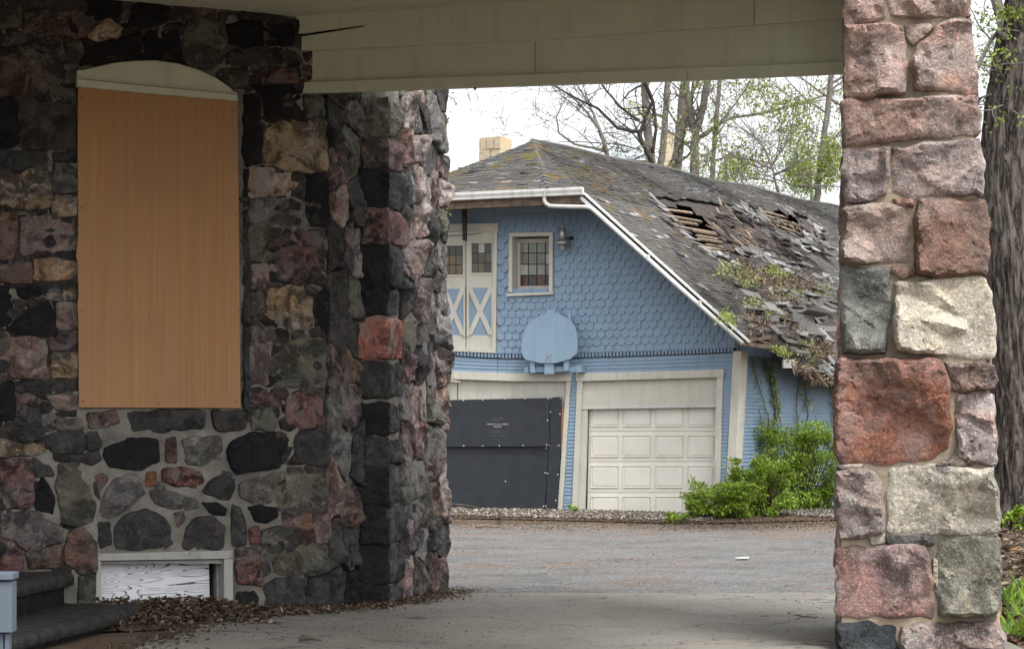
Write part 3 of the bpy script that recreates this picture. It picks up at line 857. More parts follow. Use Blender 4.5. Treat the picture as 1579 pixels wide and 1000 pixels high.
p0, p1 = WBm.at(edge_u(2.2), 4.42, 2.2), WBm.at(edge_u(FE), 4.42, FE)
v, f = box_pts(p0, p1 - p0, Vector((-0.22, 0, 0)), Vector((0, 0, CEIL - 4.42 - 0.003))); mesh('shade_beam_side', v, f, M_SOFFIT, porch)  # unseen beam added along the open side to keep light off the wall
p0, p1 = WBm.at(-4.5, 4.40, FE), WBm.at(edge_u(FE), 4.40, FE)
v, f = box_pts(p0, p1 - p0, WBm.n * -0.25, Vector((0, 0, CEIL - 4.40 - 0.003))); mesh('shade_beam_front', v, f, M_SOFFIT, porch)  # unseen beam added across the front to cut low skylight
# ---------------------------------------------------------------- ground, driveway
def gz(x, y):
    z = -0.18 * smoothstep(18, 32.5, y)
    z += 0.05 * smoothstep(3.2, 8, x) * smoothstep(60, 20, y)
    return z + 0.012 * noise.noise(Vector((x * 0.5, y * 0.35, 3)))

def sheet(name, xs, ys, dz, mat, keep=None, edge=None):
    vs, fs = [], []
    for y in ys:
        for x in xs:
            vs.append(Vector((x, y, gz(x, y) + dz)))
    n = len(xs)
    for j in range(len(ys) - 1):
        for i in range(n - 1):
            if keep and not keep((xs[i] + xs[i + 1]) / 2, (ys[j] + ys[j + 1]) / 2): continue
            fs.append((j * n + i, j * n + i + 1, (j + 1) * n + i + 1, (j + 1) * n + i))
    o = mesh(name, vs, fs, mat, None, True, org=(0, 0, 0))
    o['kind'] = 'structure'
    return o
def rng(a, b, s):
    n = int(round((b - a) / s)); return [a + (b - a) * i / n for i in range(n + 1)]

def mat_ground():
    s = NT('leaf_mould_soil')
    c = s.mix(s.ramp(s.noise(3, 6, 0.7), [(0.35, 0), (0.65, 1)]), (0.115, 0.082, 0.060), (0.18, 0.135, 0.10))
    c = s.mix(s.ramp(s.noise(25, 6, 0.75), [(0.5, 0), (0.7, 1)]), c, (0.21, 0.15, 0.11))
    return s.done(c, 0.95, s.bump(s.noise(30, 8, 0.75), 1.0, 0.06), 0.15)
def mat_asphalt():
    s = NT('worn_asphalt')
    agg = s.noise(70, 5, 0.85)
    c = s.mix(s.ramp(agg, [(0.36, 0), (0.64, 1)]), (0.085, 0.084, 0.083), (0.235, 0.232, 0.226))
    bl = s.noise(1.3, 6, 0.65, s.scalevec((0.8, 1, 1)), 0.5)
    c = s.mix(s.ramp(bl, [(0.40, 0), (0.66, 0.75)]), c, s.mix(1.0, c, (0.60, 0.60, 0.61), 'MULTIPLY'))
    pn = s.noise(0.75, 7, 0.75, s.scalevec((0.7, 1.0, 1)), 0.8)
    fine = s.noise(30, 7, 0.85)
    m = s.math('MULTIPLY', s.ramp(pn, [(0.52, 0), (0.62, 1)]), s.ramp(fine, [(0.38, 0.0), (0.58, 1)]))
    c = s.mix(s.math('MULTIPLY', m, 0.85), c, (0.19, 0.115, 0.076))
    sx = s.n.new('ShaderNodeSeparateXYZ'); s.l.new(s.pos, sx.inputs[0])
    ed = s.math('ADD', s.math('MULTIPLY', s.math('SUBTRACT', sx.outputs[1], 26.0), 0.16), s.math('MULTIPLY', s.math('SUBTRACT', sx.outputs[0], 2.0), 0.10))
    ed = s.math('ADD', ed, s.math('MULTIPLY', s.math('SUBTRACT', s.noise(0.9, 6, 0.7), 0.5), 2.2))
    c = s.mix(s.math('MULTIPLY', s.ramp(ed, [(0.25, 0.0), (0.95, 0.85)]), s.ramp(fine, [(0.36, 0.25), (0.56, 1.0)])), c, (0.185, 0.125, 0.088))
    st = s.noise(2.2, 7, 0.8, s.scalevec((0.45, 1, 1)), 0.6)
    c = s.mix(s.ramp(st, [(0.56, 0), (0.66, 0.5)]), c, (0.07, 0.07, 0.068))
    sp = s.voro(34, 'F1', None, 'Color')
    sv = s.n.new('ShaderNodeSeparateColor'); s.l.new(sp, sv.inputs[0])
    c = s.mix(s.ramp(sv.outputs[0], [(0.93, 0), (0.97, 0.6)]), c, (0.33, 0.32, 0.30))
    c = s.mix(s.ramp(sv.outputs[1], [(0.92, 0), (0.96, 0.6)]), c, (0.035, 0.033, 0.03))
    ck = s.math('ABSOLUTE', s.math('SUBTRACT', s.noise(0.42, 5, 0.62, s.scalevec((0.55, 1, 0)), 0.3), 0.5))
    c = s.mix(s.ramp(ck, [(0.0, 0.85), (0.0045, 0.0)]), c, (0.03, 0.028, 0.025))
    return s.done(c, 0.9, s.bump(agg, 0.8, 0.015, s.bump(s.noise(3, 4), 0.3, 0.05)), 0.2)
def mat_concrete():
    s = NT('stained_concrete')
    c = s.mix(s.ramp(s.noise(1.2, 6, 0.6), [(0.35, 0), (0.7, 1)]), (0.235, 0.222, 0.195), (0.175, 0.165, 0.145))
    c = s.mix(s.ramp(s.noise(0.8, 6, 0.65, s.scalevec((1, 0.45, 1)), 0.4), [(0.48, 0), (0.68, 0.65)]), c, (0.115, 0.112, 0.085))
    c = s.mix(s.ramp(s.noise(55, 7, 0.85), [(0.45, 0), (0.68, 0.6)]), c, (0.085, 0.078, 0.066))
    c = s.mix(s.ramp(s.noise(95, 5, 0.8), [(0.56, 0), (0.7, 0.5)]), c, (0.30, 0.285, 0.25))
    pn = s.noise(2.2, 6, 0.75, s.scalevec((1, 0.5, 1)), 0.6)
    c = s.mix(s.ramp(pn, [(0.60, 0), (0.72, 0.6)]), c, (0.10, 0.072, 0.05))
    sp = s.voro(42, 'F1', None, 'Color')
    sv = s.n.new('ShaderNodeSeparateColor'); s.l.new(sp, sv.inputs[0])
    c = s.mix(s.ramp(sv.outputs[1], [(0.95, 0), (0.98, 0.7)]), c, (0.04, 0.032, 0.025))
    ck = s.math('ABSOLUTE', s.math('SUBTRACT', s.noise(0.30, 5, 0.62, s.scalevec((0.55, 1, 0)), 0.3), 0.5))
    c = s.mix(s.ramp(ck, [(0.0, 0.85), (0.0025, 0.0)]), c, (0.03, 0.028, 0.025))
    return s.done(c, 0.88, s.bump(s.noise(70, 7, 0.75), 0.6, 0.01), 0.2)
M_SOIL = mat_ground(); M_ASPH = mat_asphalt(); M_CONC = mat_concrete()
xs = [-400, -150, -60, -30, -18] + rng(-12, 14, 0.5) + [18, 30, 60, 150, 400]
ys = [-40, -10] + rng(0, 44, 0.5) + [50, 60, 80, 120, 200, 400, 900]
sheet('ground', xs, ys, -0.03, M_SOIL)
def asph(x, y):
    w = 0.5 * noise.noise(Vector((x * 0.6, y * 0.6, 7)))
    return x < lerpline([(17, 3.9), (22, 4.8), (27, 6.2), (32, 7.5)], y) + w and y < 31.5 + 0.35 * noise.noise(Vector((x * 0.7, 0, 1))) + (0.0 if x < 3.5 else -(x - 3.5) * 0.15)
sheet('driveway', rng(-9, 8, 0.1), rng(17.27, 32.4, 0.1), -0.004, M_ASPH, asph)
def pad(x, y):
    l = lerpline([(6, -3.2), (12, -2.75), (15, -2.15), (16.1, -1.25), (17.4, -0.7)], y)
    if y > 17.22 + 0.05 * noise.noise(Vector((x * 3, 0, 2))): return False
    return x > l + 0.10 * noise.noise(Vector((x * 2, y * 2, 4)))
sheet('concrete_apron', rng(-4, 3.43, 0.07), rng(2, 17.36, 0.07), 0.0, M_CONC, pad)

# ---------------------------------------------------------------- steps and stair rail at the left
def step_block(name, e0, e1, z0, z1, run, parent, nose=0.05):
    """one worn stone step: e0-e1 front edge, tread running back to the left"""
    e0, e1 = Vector((*e0, 0)), Vector((*e1, 0))
    d = (e1 - e0).normalized(); b = Vector((-d.y, d.x, 0))       # b points left
    R = random.Random(int(z1 * 100))
    prof = [(run, z1), (0.10, z1 + 0.004), (0.04, z1), (0.008, z1 - 0.018), (-0.006, z1 - 0.05), (0.0, z1 - 0.10), (0.035, z1 - 0.118), (nose + 0.02, z1 - 0.125), (nose + 0.02, z0), (run, z0)]
    n = 22; L = (e1 - e0).length
    vs, fs = [], []
    for i in range(n + 1):
        t = i / n
        inset = 0.0
        q = (1 - t) * L
        if q < 0.14: inset = 0.14 - math.sqrt(max(0, 0.14 ** 2 - (0.14 - q) ** 2))
        for k, (a, z) in enumerate(prof):
            w = 0.010 * noise.noise(Vector((t * 7, k * 0.3, z1 * 9))) if 0 < k < 8 else 0
            wear = -0.012 * math.sin(math.pi * t) if k in (1, 2, 3) else 0
            vs.append(e0 + d * (L * t) + b * (min(a + inset, run) + w) + Vector((0, 0, z + wear + w * 0.6)))
    m = len(prof)
    for i in range(n):
        for k in range(m):
            k2 = (k + 1) % m
            fs.append((i * m + k, i * m + k2, (i + 1) * m + k2, (i + 1) * m + k))
    fs.append(tuple(range(m))); fs.append(tuple(reversed(range(n * m, n * m + m))))
    return mesh(name, vs, fs, M_STEP, parent, True)
steps = empty('stone_steps', (-3.6, 13.6, 0), 'sooty dark stone steps at the foot of the fieldstone wall', 'steps')
step_block('step', (-3.34, 12.1), (-2.80, 15.05), -0.1, 0.125, 2.2, steps)
step_block('step', (-3.75, 12.2), (-3.33, 14.98), 0.05, 0.375, 1.8, steps)
step_block('step', (-4.1, 12.3), (-3.79, 14.85), 0.2, 0.62, 1.5, steps)
post = empty('stair_rail_post', (-3.06, 11.6, gz(-3.06, 11.6)), 'grey-blue painted wooden post end standing before the dark steps', 'post')
def pbox(name, px0, px1, y0, y1, D, depth, mat, parent, bev=0.006):
    a, b = pt(px0, y1, D), pt(px1, y0, D)
    v, f = box_pts(Vector((a.x, D, a.z)), Vector((b.x - a.x, 0, 0)), Vector((0, depth, 0)), Vector((0, 0, b.z - a.z)))
    o = mesh(name, v, f, mat, parent)
    m = o.modifiers.new('bevel', 'BEVEL'); m.width = bev; m.segments = 2
    return o
pbox('cap', -60, 19, 883, 894, 11.55, 0.16, M_RAIL, post)
pbox('panel', -58, 18, 896, 975, 11.57, 0.12, M_RAIL, post)
pbox('lower_board', 7, 14, 976, 1045, 11.6, 0.06, M_RAIL, post, 0.003)
pbox('lower_board', -52, 5, 976, 1045, 11.61, 0.06, M_RAIL, post, 0.003)

# ---------------------------------------------------------------- the garage
C0 = gx(1133, 33.8)
A22 = math.radians(22); A30 = math.radians(30)
WG = Wall(C0, (-math.cos(A22), math.sin(A22)))           # front, leftwards from the corner
SD = Vector((math.sin(A30), math.cos(A30), 0))           # side wall direction, away to the right
WS = Wall(C0, (SD.x, SD.y))
if WS.n.x < 0: WS.n = -WS.n
GZ0 = -0.19
garage = empty('blue_garage', (WG.at(4.0, 0, 0).x, WG.at(4.0, 0, 0).y, GZ0), 'derelict blue shingled carriage-house garage with a collapsing grey roof', 'garage')
G = lambda x, y, o=0.0: WG.px(x, y, o)
DENT = [(640, 541), (690, 544), (730, 547), (780, 549.5), (850, 549), (960, 546), (1060, 542.5), (1133, 539.5)]    # sagging dentil line
HEAD = [(640, 569), (699, 572), (790, 574.5), (881, 575.5), (888, 575), (1000, 572.3), (1116, 569), (1140, 568)]   # top of the door headers

def holed(name, W, outer, holes, off, th, mat, parent):
    loops = [[W.px(x, y, off) for x, y in lp] for lp in [outer] + holes]
    flat = [p for lp in loops for p in lp]
    tri = tessellate_polygon(loops)
    n = len(flat)
    vs = flat + [p - W.n * th for p in flat]
    fs = []
    for t in tri:
        a, b, c = t
        if (flat[b] - flat[a]).cross(flat[c] - flat[a]).dot(W.n) < 0: a, b, c = a, c, b
        fs += [(a, b, c), (a + n, c + n, b + n)]
    k = 0
    for lp in loops:
        m = len(lp)
        for i in range(m):
            j = (i + 1) % m
            fs.append((k + i, k + j, k + j + n, k + i + n))
        k += m
    return mesh(name, vs, fs, mat, parent)
WIN = P("789.5,364 847,362.5 847,447.5 789.5,449")
LOFT = P("690,356 761,355 761,538 690,536")
gable = P("560,300 900,300 1138,520 1139,545") + [(1137, 569), (888, 576), (881, 576), (790, 575), (699, 573), (560, 571)]
holed('gable_wall', WG, gable, [WIN], 0.0, 0.09, M_BLUE, garage)
for q in ("881.5,576 888.5,576 884,800 863,800", "1112,571 1137,569.5 1124,805 1100,805"):
    slab_px('wall_strip', WG, P(q), -0.002, 0.09, M_BLUE, garage)
# carcass behind: side, back and left walls so that the inside is dark
su = WS.at(13.5, 0)
def quadwall(name, a, b, z0, z1, n, mat, th=0.08):
    a, b = Vector((a.x, a.y, 0)), Vector((b.x, b.y, 0))
    v, f = box_pts(a + Vector((0, 0, z0)), b - a, n * th, Vector((0, 0, z1 - z0)))
    return mesh(name, v, f, mat, garage)
ZE = 2.62
quadwall('side_wall', WS.at(0.02, 0), WS.at(13.5, 0), -0.4, ZE, -WS.n, M_BLUE)
lf = WG.at(9.2, 0); 
quadwall('left_wall', lf, lf + SD * 13.5, -0.4, 4.2, -WG.d, M_BLUE)
quadwall('back_wall', WS.at(13.5, 0), lf + SD * 13.5, -0.4, 4.2, -SD, M_BLUE)
for q in ("560,575 684,575 684,800 560,800",):
    slab_px('wall_strip', WG, P(q), -0.003, 0.09, M_BLUE, garage)
v = [WS.at(0, -0.3), WS.at(13.5, -0.3), lf + SD * 13.5 + Vector((0, 0, -.3)), lf + Vector((0, 0, -.3))]
mesh('floor_slab', v, [(0, 1, 2, 3)], M_DARK, garage)

# fish-scale shingles, each its own piece
def scale_mesh():
    w, h, t = 0.148, 0.25, 0.036
    prof = [(-w / 2 + .002, h), (-w / 2 + .002, w * 0.46)]
    for i in range(1, 8):
        an = math.pi + math.pi * i / 8
        prof.append((math.cos(an) * (w / 2 - .002), w * 0.46 + math.sin(an) * w * 0.46))
    prof += [(w / 2 - .002, w * 0.46), (w / 2 - .002, h)]
    f = [Vector((x, 0.006 + t * (1 - z / h), z)) for x, z in prof]   # y = outward
    b = [Vector((x, 0.0, z)) for x, z in prof]
    n = len(f)
    fs = [tuple(reversed(range(n)))] + [(i, (i + 1) % n, (i + 1) % n + n, i + n) for i in range(n)]
    me = bpy.data.meshes.new('scale_shingle'); me.from_pydata([tuple(p) for p in f + b], [], fs); me.materials.append(M_BLUE); me.update()
    return me
SM = scale_mesh()
class _D: pass
_d = _D(); _d.data = SM
spots = []
R = random.Random(4)
NCOURSE = 18; ce = 0.1365
rotg = math.atan2(WG.n.x, -WG.n.y)      # local +y is the outward normal
Rz = math.atan2(WG.n.y, WG.n.x) - math.pi / 2
for r in range(NCOURSE):
    for c in range(48):
        u = 0.06 + (c + (0.5 if r % 2 else 0)) * 0.149
        p0 = WG.at(u, 3.0)
        # follow the sag of the dentil course
        px0 = CX + p0.x / p0.y * FPX
        zb = WG.px(px0, lerpline(DENT, px0) - 1.0).z + 0.01
        z = zb + r * ce
        p = WG.at(u, z, 0.0)
        x, y = CX + p.x / p.y * FPX, HZ - (p.z + 0.07 - CAMH) / p.y * FPX
        if y < 303 or x < 766 + 3: continue
        if x > lerpline([(300, 905), (537, 1138)], y) - 3: continue
        if 780 < x < 856 and 356 < y < 459: continue
        if ((x - 847) / 38) ** 2 + ((y - 527) / 36) ** 2 < 1: continue
        spots.append((u, z, x, y))
spots.sort(key=lambda s: abs(s[3] - 460))
for i, (u, z, x, y) in enumerate(spots):
    if i >= 298: break
    t = R.uniform(-0.03, 0.03) + (R.uniform(-0.12, 0.12) if R.random() < 0.05 else 0)
    o = inst('scale_shingle', _d, WG.at(u + R.uniform(-.004, .004), z + R.uniform(-.005, .005), 0.001), garage, (R.uniform(-0.02, 0.015), t * 0.5, Rz))
if len(spots) > 298:
    a = Acc()
    for (u, z, x, y) in spots[298:]:
        o = WG.at(u, z, 0.001)
        vs = [o + (-WG.d) * v.co.x * (1 if True else 1) + WG.n * v.co.y + Vector((0, 0, v.co.z)) for v in SM.vertices]
        a.add(vs, [tuple(p.vertices) for p in SM.polygons])
    a.build('upper_scale_shingles', M_BLUE, garage)['kind'] = 'stuff'

# dentil course (teeth of a few pixels, one moulding)
a = Acc()
x = 640.0
while x < 1128:
    y = lerpline(DENT, x)
    f = [G(x, y - 4, 0.05), G(x + 3.4, y - 4, 0.05), G(x + 3.4, y + 2.6, 0.05), G(x, y + 2.6, 0.05)]
    a.add(*prism(f, [p - WG.n * 0.05 for p in f])); x += 5.35
o = a.build('dentil_teeth', M_BLUE, garage); o['kind'] = 'stuff'
f = [G(x, lerpline(DENT, x) - 6.4, 0.06) for x in range(640, 1137, 31)] + [G(x, lerpline(DENT, x) - 4.2, 0.06) for x in range(1136, 639, -31)]
o = mesh('dentil_cap', *prism(f, [p - WG.n * 0.06 for p in f]), M_BLUE, garage)
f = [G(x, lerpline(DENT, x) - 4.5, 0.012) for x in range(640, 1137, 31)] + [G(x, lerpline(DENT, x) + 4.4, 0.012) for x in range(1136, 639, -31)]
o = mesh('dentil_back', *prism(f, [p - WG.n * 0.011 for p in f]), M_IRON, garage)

# clapboards: wedge boards lapped one over the next
def clap(name, W, x0, x1, yb, yt, parent, jag=0.0):
    """yb(x), yt(x): lower and upper pixel line of the board"""
    n = max(1, int(abs(x1 - x0) / 40)); xs_ = [x0 + (x1 - x0) * i / n for i in range(n + 1)]
    R = random.Random(int(x0 * 7 + yb(x0) * 13))
    lo = [W.px(x, yb(x) + R.uniform(-jag, jag), 0.022) for x in xs_]; up = [W.px(x, yt(x) - 0.6, 0.006) for x in xs_]
    m = n + 1
    vs = lo + up + [p - W.n * 0.022 for p in lo]
    fs = []
    for i in range(n):
        fs += [(i, i + 1, m + i + 1, m + i), (2 * m + i, 2 * m + i + 1, i + 1, i)]
    fs += [(0, m, 2 * m), (m - 1, 3 * m - 1, 2 * m - 1)]
    return mesh(name, vs, fs, M_BLUE, parent)
for k in range(4):
    yl = lambda x, k=k: lerpline(DENT, x) + 4.4 + (lerpline(HEAD, x) - lerpline(DENT, x) - 4.0) * (k + 1) / 4
    yu = lambda x, k=k: lerpline(DENT, x) + 4.4 + (lerpline(HEAD, x) - lerpline(DENT, x) - 4.0) * k / 4
    clap('clapboard', WG, 640, 766.6, yl, yu, garage); clap('clapboard', WG, 767.4, 1131, yl, yu, garage)
y = 576.0
while y < 796:
    xl = 881.3 - (y - 576) * 0.062; xr = 890 - (y - 576) * 0.033
    clap('clapboard', WG, xl, xr, lambda x, y=y: y + 5.65, lambda x, y=y: y, garage, 0.5 if y < 730 else 1.4)
    y += 5.65
y = 569.5
while y < 800:
    clap('clapboard', WG, 1113.5 - (y - 570) * 0.045, 1131.5 - (y - 541) * 0.05, lambda x, y=y: y + 5.65, lambda x, y=y: y, garage, 0.4)
    y += 5.65
for k in range(42):
    z1 = ZE - k * 0.066; z0 = z1 - 0.066
    R = random.Random(k)
    u1 = 13.3
    cuts = [0.05, R.uniform(1.8, 5.2), u1]
    for q in range(2):
        a0, a1 = cuts[q] + 0.002, cuts[q + 1] - 0.002
        dz = R.uniform(-.004, .004); nn = 4
        lo = [WS.at(a0 + (a1 - a0) * i / nn, z0 + dz + R.uniform(-.005, .005), 0.024) for i in range(nn + 1)]
        up = [WS.at(a0 + (a1 - a0) * i / nn, z1 + 0.004, 0.007) for i in range(nn + 1)]
        vs = lo + up + [p - WS.n * 0.024 for p in lo]; m = nn + 1
        fs = []
        for i in range(nn): fs += [(i, i + 1, m + i + 1, m + i), (2 * m + i, 2 * m + i + 1, i + 1, i)]
        mesh('clapboard', vs, fs, M_BLUE, garage)
        if z0 < -0.2: break
    if z0 < -0.25: break

# trims
T = lambda n, s, off, th, mat=M_CREAM, par=garage, bev=0.0: slab_px(n, WG, P(s), off, th, mat, par, bevel=bev)
T('door_header', "640,570 698,572 698,584 640,582", 0.055, 0.06); T('door_header', "699,572 790,575 881,575.5 880.5,587.3 790,587.3 699,584", 0.057, 0.06)
T('loose_batten', "686,583 710,587.5 709,589.5 686,586", 0.07, 0.02)
T('upper_panel', "640,583 873,586 867,700 640,700", -0.05, 0.03)
T('panel_seam_strip', "705.2,588 706.4,588 706,640 705,640", -0.047, 0.004, M_IRON)
T('door_jamb', "873.4,588 880,588 866.5,790 859.5,790", 0.04, 0.12); T('door_jamb', "682,584 686,584 685,800 681,800", 0.04, 0.12)
T('door_header', "888,575 950,573.6 950,585.6 888,587.4", 0.06, 0.06); T('door_header', "950.6,573.6 1116,569 1115.5,581 950.6,585.6", 0.062, 0.06)
T('upper_panel', "896,586 1106,581 1105,627.5 897,631", -0.03, 0.03); T('panel_lip', "897,627.5 1105,624.3 1105,627.3 897,630.6", -0.01, 0.03, M_WHITE)
T('door_jamb', "889.8,587.5 897.6,587.5 889.8,793 881.5,793", 0.045, 0.14)
T('door_post', "898,630 906,630 901,795 890.2,795", -0.03, 0.20); T('door_jamb', "1105.5,581.3 1114.5,581 1108.5,800 1099,800", 0.045, 0.14)
T('dark_line_strip', "906,631 908,631 904.5,797 902,797", -0.09, 0.03, M_IRON)  # narrow dark strip down the left edge of the door
T('hinge_plate', "1108,592 1111,592 1110.5,600 1107.5,600", 0.055, 0.012, M_WHITE); T('hinge_plate', "1102,699 1106,699 1104,722 1100,722", 0.055, 0.012, M_WHITE)
# corner board, leaning with the wall
f = [G(1130.5, 541, 0.035), G(1140.5, 541, 0.035), G(1126, 810, 0.035), G(1116, 810, 0.035)]
cb = Acc(); cb.add(*prism(f, [p - WG.n * 0.05 for p in f]))
g0 = [f[1] , f[1] + SD * 0.30, f[2] + SD * 0.30, f[2]]
cb.add(*prism([p + WS.n * 0.03 for p in g0], [p - WS.n * 0.03 for p in g0]))
cb.build('corner_board', M_CREAM, garage)

# sectional garage door
gd = T('garage_door', "900,632 1108,626 1108,812 900,812", -0.135, 0.03, M_DOOR)
secs = [(618, 663.8), (665.0, 710.6), (711.8, 758.0), (759.2, 806)]
cols = [(911.5, 954), (961, 1003.5), (1011, 1053.5), (1061, 1101)]
for (y0, y1) in secs:
    slab_px('door_section', WG, [(900, max(y0, 630)), (1108, max(y0, 626)), (1108, y1 - 0.4), (900, y1)], -0.12, 0.02, M_DOOR, gd)
    for (x0, x1) in cols:
        yy0, yy1 = y0 + 6.2, y1 - 6.8
        fo = [G(x0, yy0, -0.119), G(x1, yy0, -0.119), G(x1, yy1, -0.119), G(x0, yy1, -0.119)]
        g1 = [G(x0 + 1.2, yy0 + 1.2, -0.131), G(x1 - 1.2, yy0 + 1.2, -0.131), G(x1 - 1.2, yy1 - 1.2, -0.131), G(x0 + 1.2, yy1 - 1.2, -0.131)]
        g2 = [G(x0 + 3.2, yy0 + 3.2, -0.113), G(x1 - 3.2, yy0 + 3.2, -0.113), G(x1 - 3.2, yy1 - 3.2, -0.113), G(x0 + 3.2, yy1 - 3.2, -0.113)]
        # raised frame round the field with a bevel up to the centre
        a = Acc()
        vs = [p + WG.n * 0.020 for p in fo] + [p + WG.n * 0.010 for p in g1] + [p + WG.n * 0.006 for p in g2]
        fs = [(8, 9, 10, 11)]
        for i in range(4):
            j = (i + 1) % 4
            fs += [(i, j, 4 + j, 4 + i), (4 + i, 4 + j, 8 + j, 8 + i)]
        vs += fo
        for i in range(4):
            j = (i + 1) % 4
            fs.append((12 + i, 12 + j, j, i))
        if (vs[9] - vs[8]).cross(vs[10] - vs[8]).dot(WG.n) < 0: fs = [tuple(reversed(q)) for q in fs]
        mesh('raised_panel', vs, fs, M_DOOR, gd)

# loft doors: frame, two leaves with panes, crossed braces
T('loft_header', "640,346 768,344 767.5,356 640,358", 0.06, 0.06); T('loft_side_trim', "761,356.4 766.5,356 764,543 758.5,543", 0.05, 0.06)
T('loft_sill', "640,533.5 764,539 764,544 640,539", 0.065, 0.08)
leaf = T('loft_door', "640,357 760.8,356.5 758.3,540 640,536", 0.02, 0.018)
def panes(x0, x1, y0, y1, nc, nr, off, cols, parent, mun=1.2):
    w = (x1 - x0 - mun * (nc - 1)) / nc; h = (y1 - y0 - mun * (nr - 1)) / nr
    for r in range(nr):
        for c in range(nc):
            a0, b0_ = x0 + c * (w + mun), y0 + r * (h + mun)
            slab_px('pane', WG, [(a0, b0_), (a0 + w, b0_), (a0 + w, b0_ + h), (a0, b0_ + h)], off, 0.004, M_PANE, parent, color=(*cols[r][c], 1))
s = NT('dusty_pane'); cc = s.mix(s.ramp(s.noise(6, 5), [(0.35, 0), (0.7, 0.5)]), s.obj().outputs['Color'], s.mix(1.0, s.obj().outputs['Color'], (0.6, 0.6, 0.6), 'MULTIPLY'))
M_PANE = s.done(cc, 0.12, None, 0.5)
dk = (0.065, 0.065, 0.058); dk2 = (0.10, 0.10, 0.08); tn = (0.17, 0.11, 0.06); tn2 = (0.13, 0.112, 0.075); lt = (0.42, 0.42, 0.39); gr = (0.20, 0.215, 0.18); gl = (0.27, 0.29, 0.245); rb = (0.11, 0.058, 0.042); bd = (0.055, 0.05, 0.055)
for (x0, x1, y0, y1, cols_) in ((683.2, 712.8, 379.5, 422.5, [[dk, dk, dk], [tn2, tn, tn2], [dk2, tn, tn2]]), (727.8, 757.2, 375.5, 419.5, [[dk, lt, dk], [dk, dk2, dk2], [dk2, tn2, dk]])):
    slab_px('pane_rebate', WG, [(x0 - .6, y0 - .6), (x1 + .6, y0 - .6), (x1 + .6, y1 + .6), (x0 - .6, y1 + .6)], 0.023, 0.008, M_IRON, leaf)
    panes(x0, x1, y0, y1, 3, 3, 0.0265, cols_, leaf)
    for q in ([(x0 - 3, y0 - 4), (x1 + 2.5, y0 - 4), (x1 + 2.5, y0 - .8), (x0 - 3, y0 - .8)], [(x0 - 3, y1 + .8), (x1 + 2.5, y1 + .8), (x1 + 2.5, y1 + 4), (x0 - 3, y1 + 4)],
              [(x0 - 3, y0 - .7), (x0 - .8, y0 - .7), (x0 - .8, y1 + .7), (x0 - 3, y1 + .7)], [(x1 + .8, y0 - .7), (x1 + 2.5, y0 - .7), (x1 + 2.5, y1 + .7), (x1 + .8, y1 + .7)]):
        slab_px('pane_frame', WG, q, 0.035, 0.02, M_CREAM, leaf)
for (x0, x1, y0, y1) in ((684, 714.5, 445, 516), (723, 757.5, 443.5, 516)):
    slab_px('brace_panel', WG, [(x0, y0), (x1, y0), (x1, y1), (x0, y1)], 0.024, 0.006, M_BLUEBOARD, leaf)
    for (xa, xb, off) in ((x0, x1, 0.046), (x1, x0, 0.044)):
        dx = 3.8 if xb > xa else -3.8
        slab_px('cross_brace', WG, [(xa, y0), (xa + dx * 1.2, y0), (xb, y1 - 7), (xb, y1), (xb - dx * 1.2, y1), (xa, y0 + 7)], off, 0.022, M_CREAM, leaf)
    for q in ([(x0 - 3, y0 - 3), (x0, y0 - 3), (x0, y1 + 3), (x0 - 3, y1 + 3)], [(x1, y0 - 3), (x1 + 2.5, y0 - 3), (x1 + 2.5, y1 + 3), (x1, y1 + 3)]):
        slab_px('stile', WG, q, 0.050, 0.03, M_CREAM, leaf)
T('stile_joint', "717.8,366 718.8,366 719,536 718,536", 0.022, 0.003, M_IRON, leaf)
v, f = tube([G(664, 362, 0.10), G(690, 360.2, 0.10), G(722, 358.5, 0.10), G(744, 356.5, 0.10)], [0.032, 0.032, 0.026, 0.008], 10)
mesh('white_tube', v, f, M_WHITE, garage, True)
f = [G(712, 300, 0.30), G(718.5, 300, 0.30), G(718.2, 372, 0.30), G(713, 370, 0.30)]
mesh('hoist_bar', *prism(f, [p - WG.n * 0.06 for p in f]), M_IRON, garage)

# window with sixteen panes
win = T('window', "799,371 853,370 853,446 799,447", -0.255, 0.02, M_IRON)
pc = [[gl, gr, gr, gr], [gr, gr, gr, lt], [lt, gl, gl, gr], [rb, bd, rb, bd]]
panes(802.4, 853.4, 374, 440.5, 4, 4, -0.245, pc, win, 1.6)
T('window_trim', "784.3,359.2 852.3,357.6 852.3,363 784.3,364.6", 0.055, 0.06, par=win); T('window_trim', "784.3,364.8 790,364.6 789.5,450 783.8,450", 0.053, 0.06, par=win)
T('window_trim', "846.6,363.2 852.2,363.1 851.8,450 846.3,450", 0.053, 0.06, par=win); T('window_sill', "781,452.2 852.3,450.3 852.4,453.6 781,456.6", 0.09, 0.10, par=win)
T('sash_rail', "798,441 854,440 854,447 798,448", -0.224, 0.03, par=win)
a = Acc(); p0, p1 = G(790.5, 363, 0.01), G(790.2, 451, 0.01)
v, f = box_pts(p0, WG.d * 0.03, -WG.n * 0.28, p1 - p0); a.add(v, f)
p0, p1 = G(847, 363, 0.01), G(847, 451, 0.01)
v, f = box_pts(p0, WG.d * -0.03, -WG.n * 0.28, p1 - p0); a.add(v, f)
p0, p1 = G(789.5, 364, 0.01), G(847.5, 363, 0.01)
v, f = box_pts(p0, p1 - p0, -WG.n * 0.28, Vector((0, 0, 0.03))); a.add(v, f)
p0, p1 = G(789.5, 451, 0.01), G(847.5, 450, 0.01)
v, f = box_pts(p0, p1 - p0, -WG.n * 0.28, Vector((0, 0, -0.03))); a.add(v, f)
a.build('window_liner', M_CREAM, win)
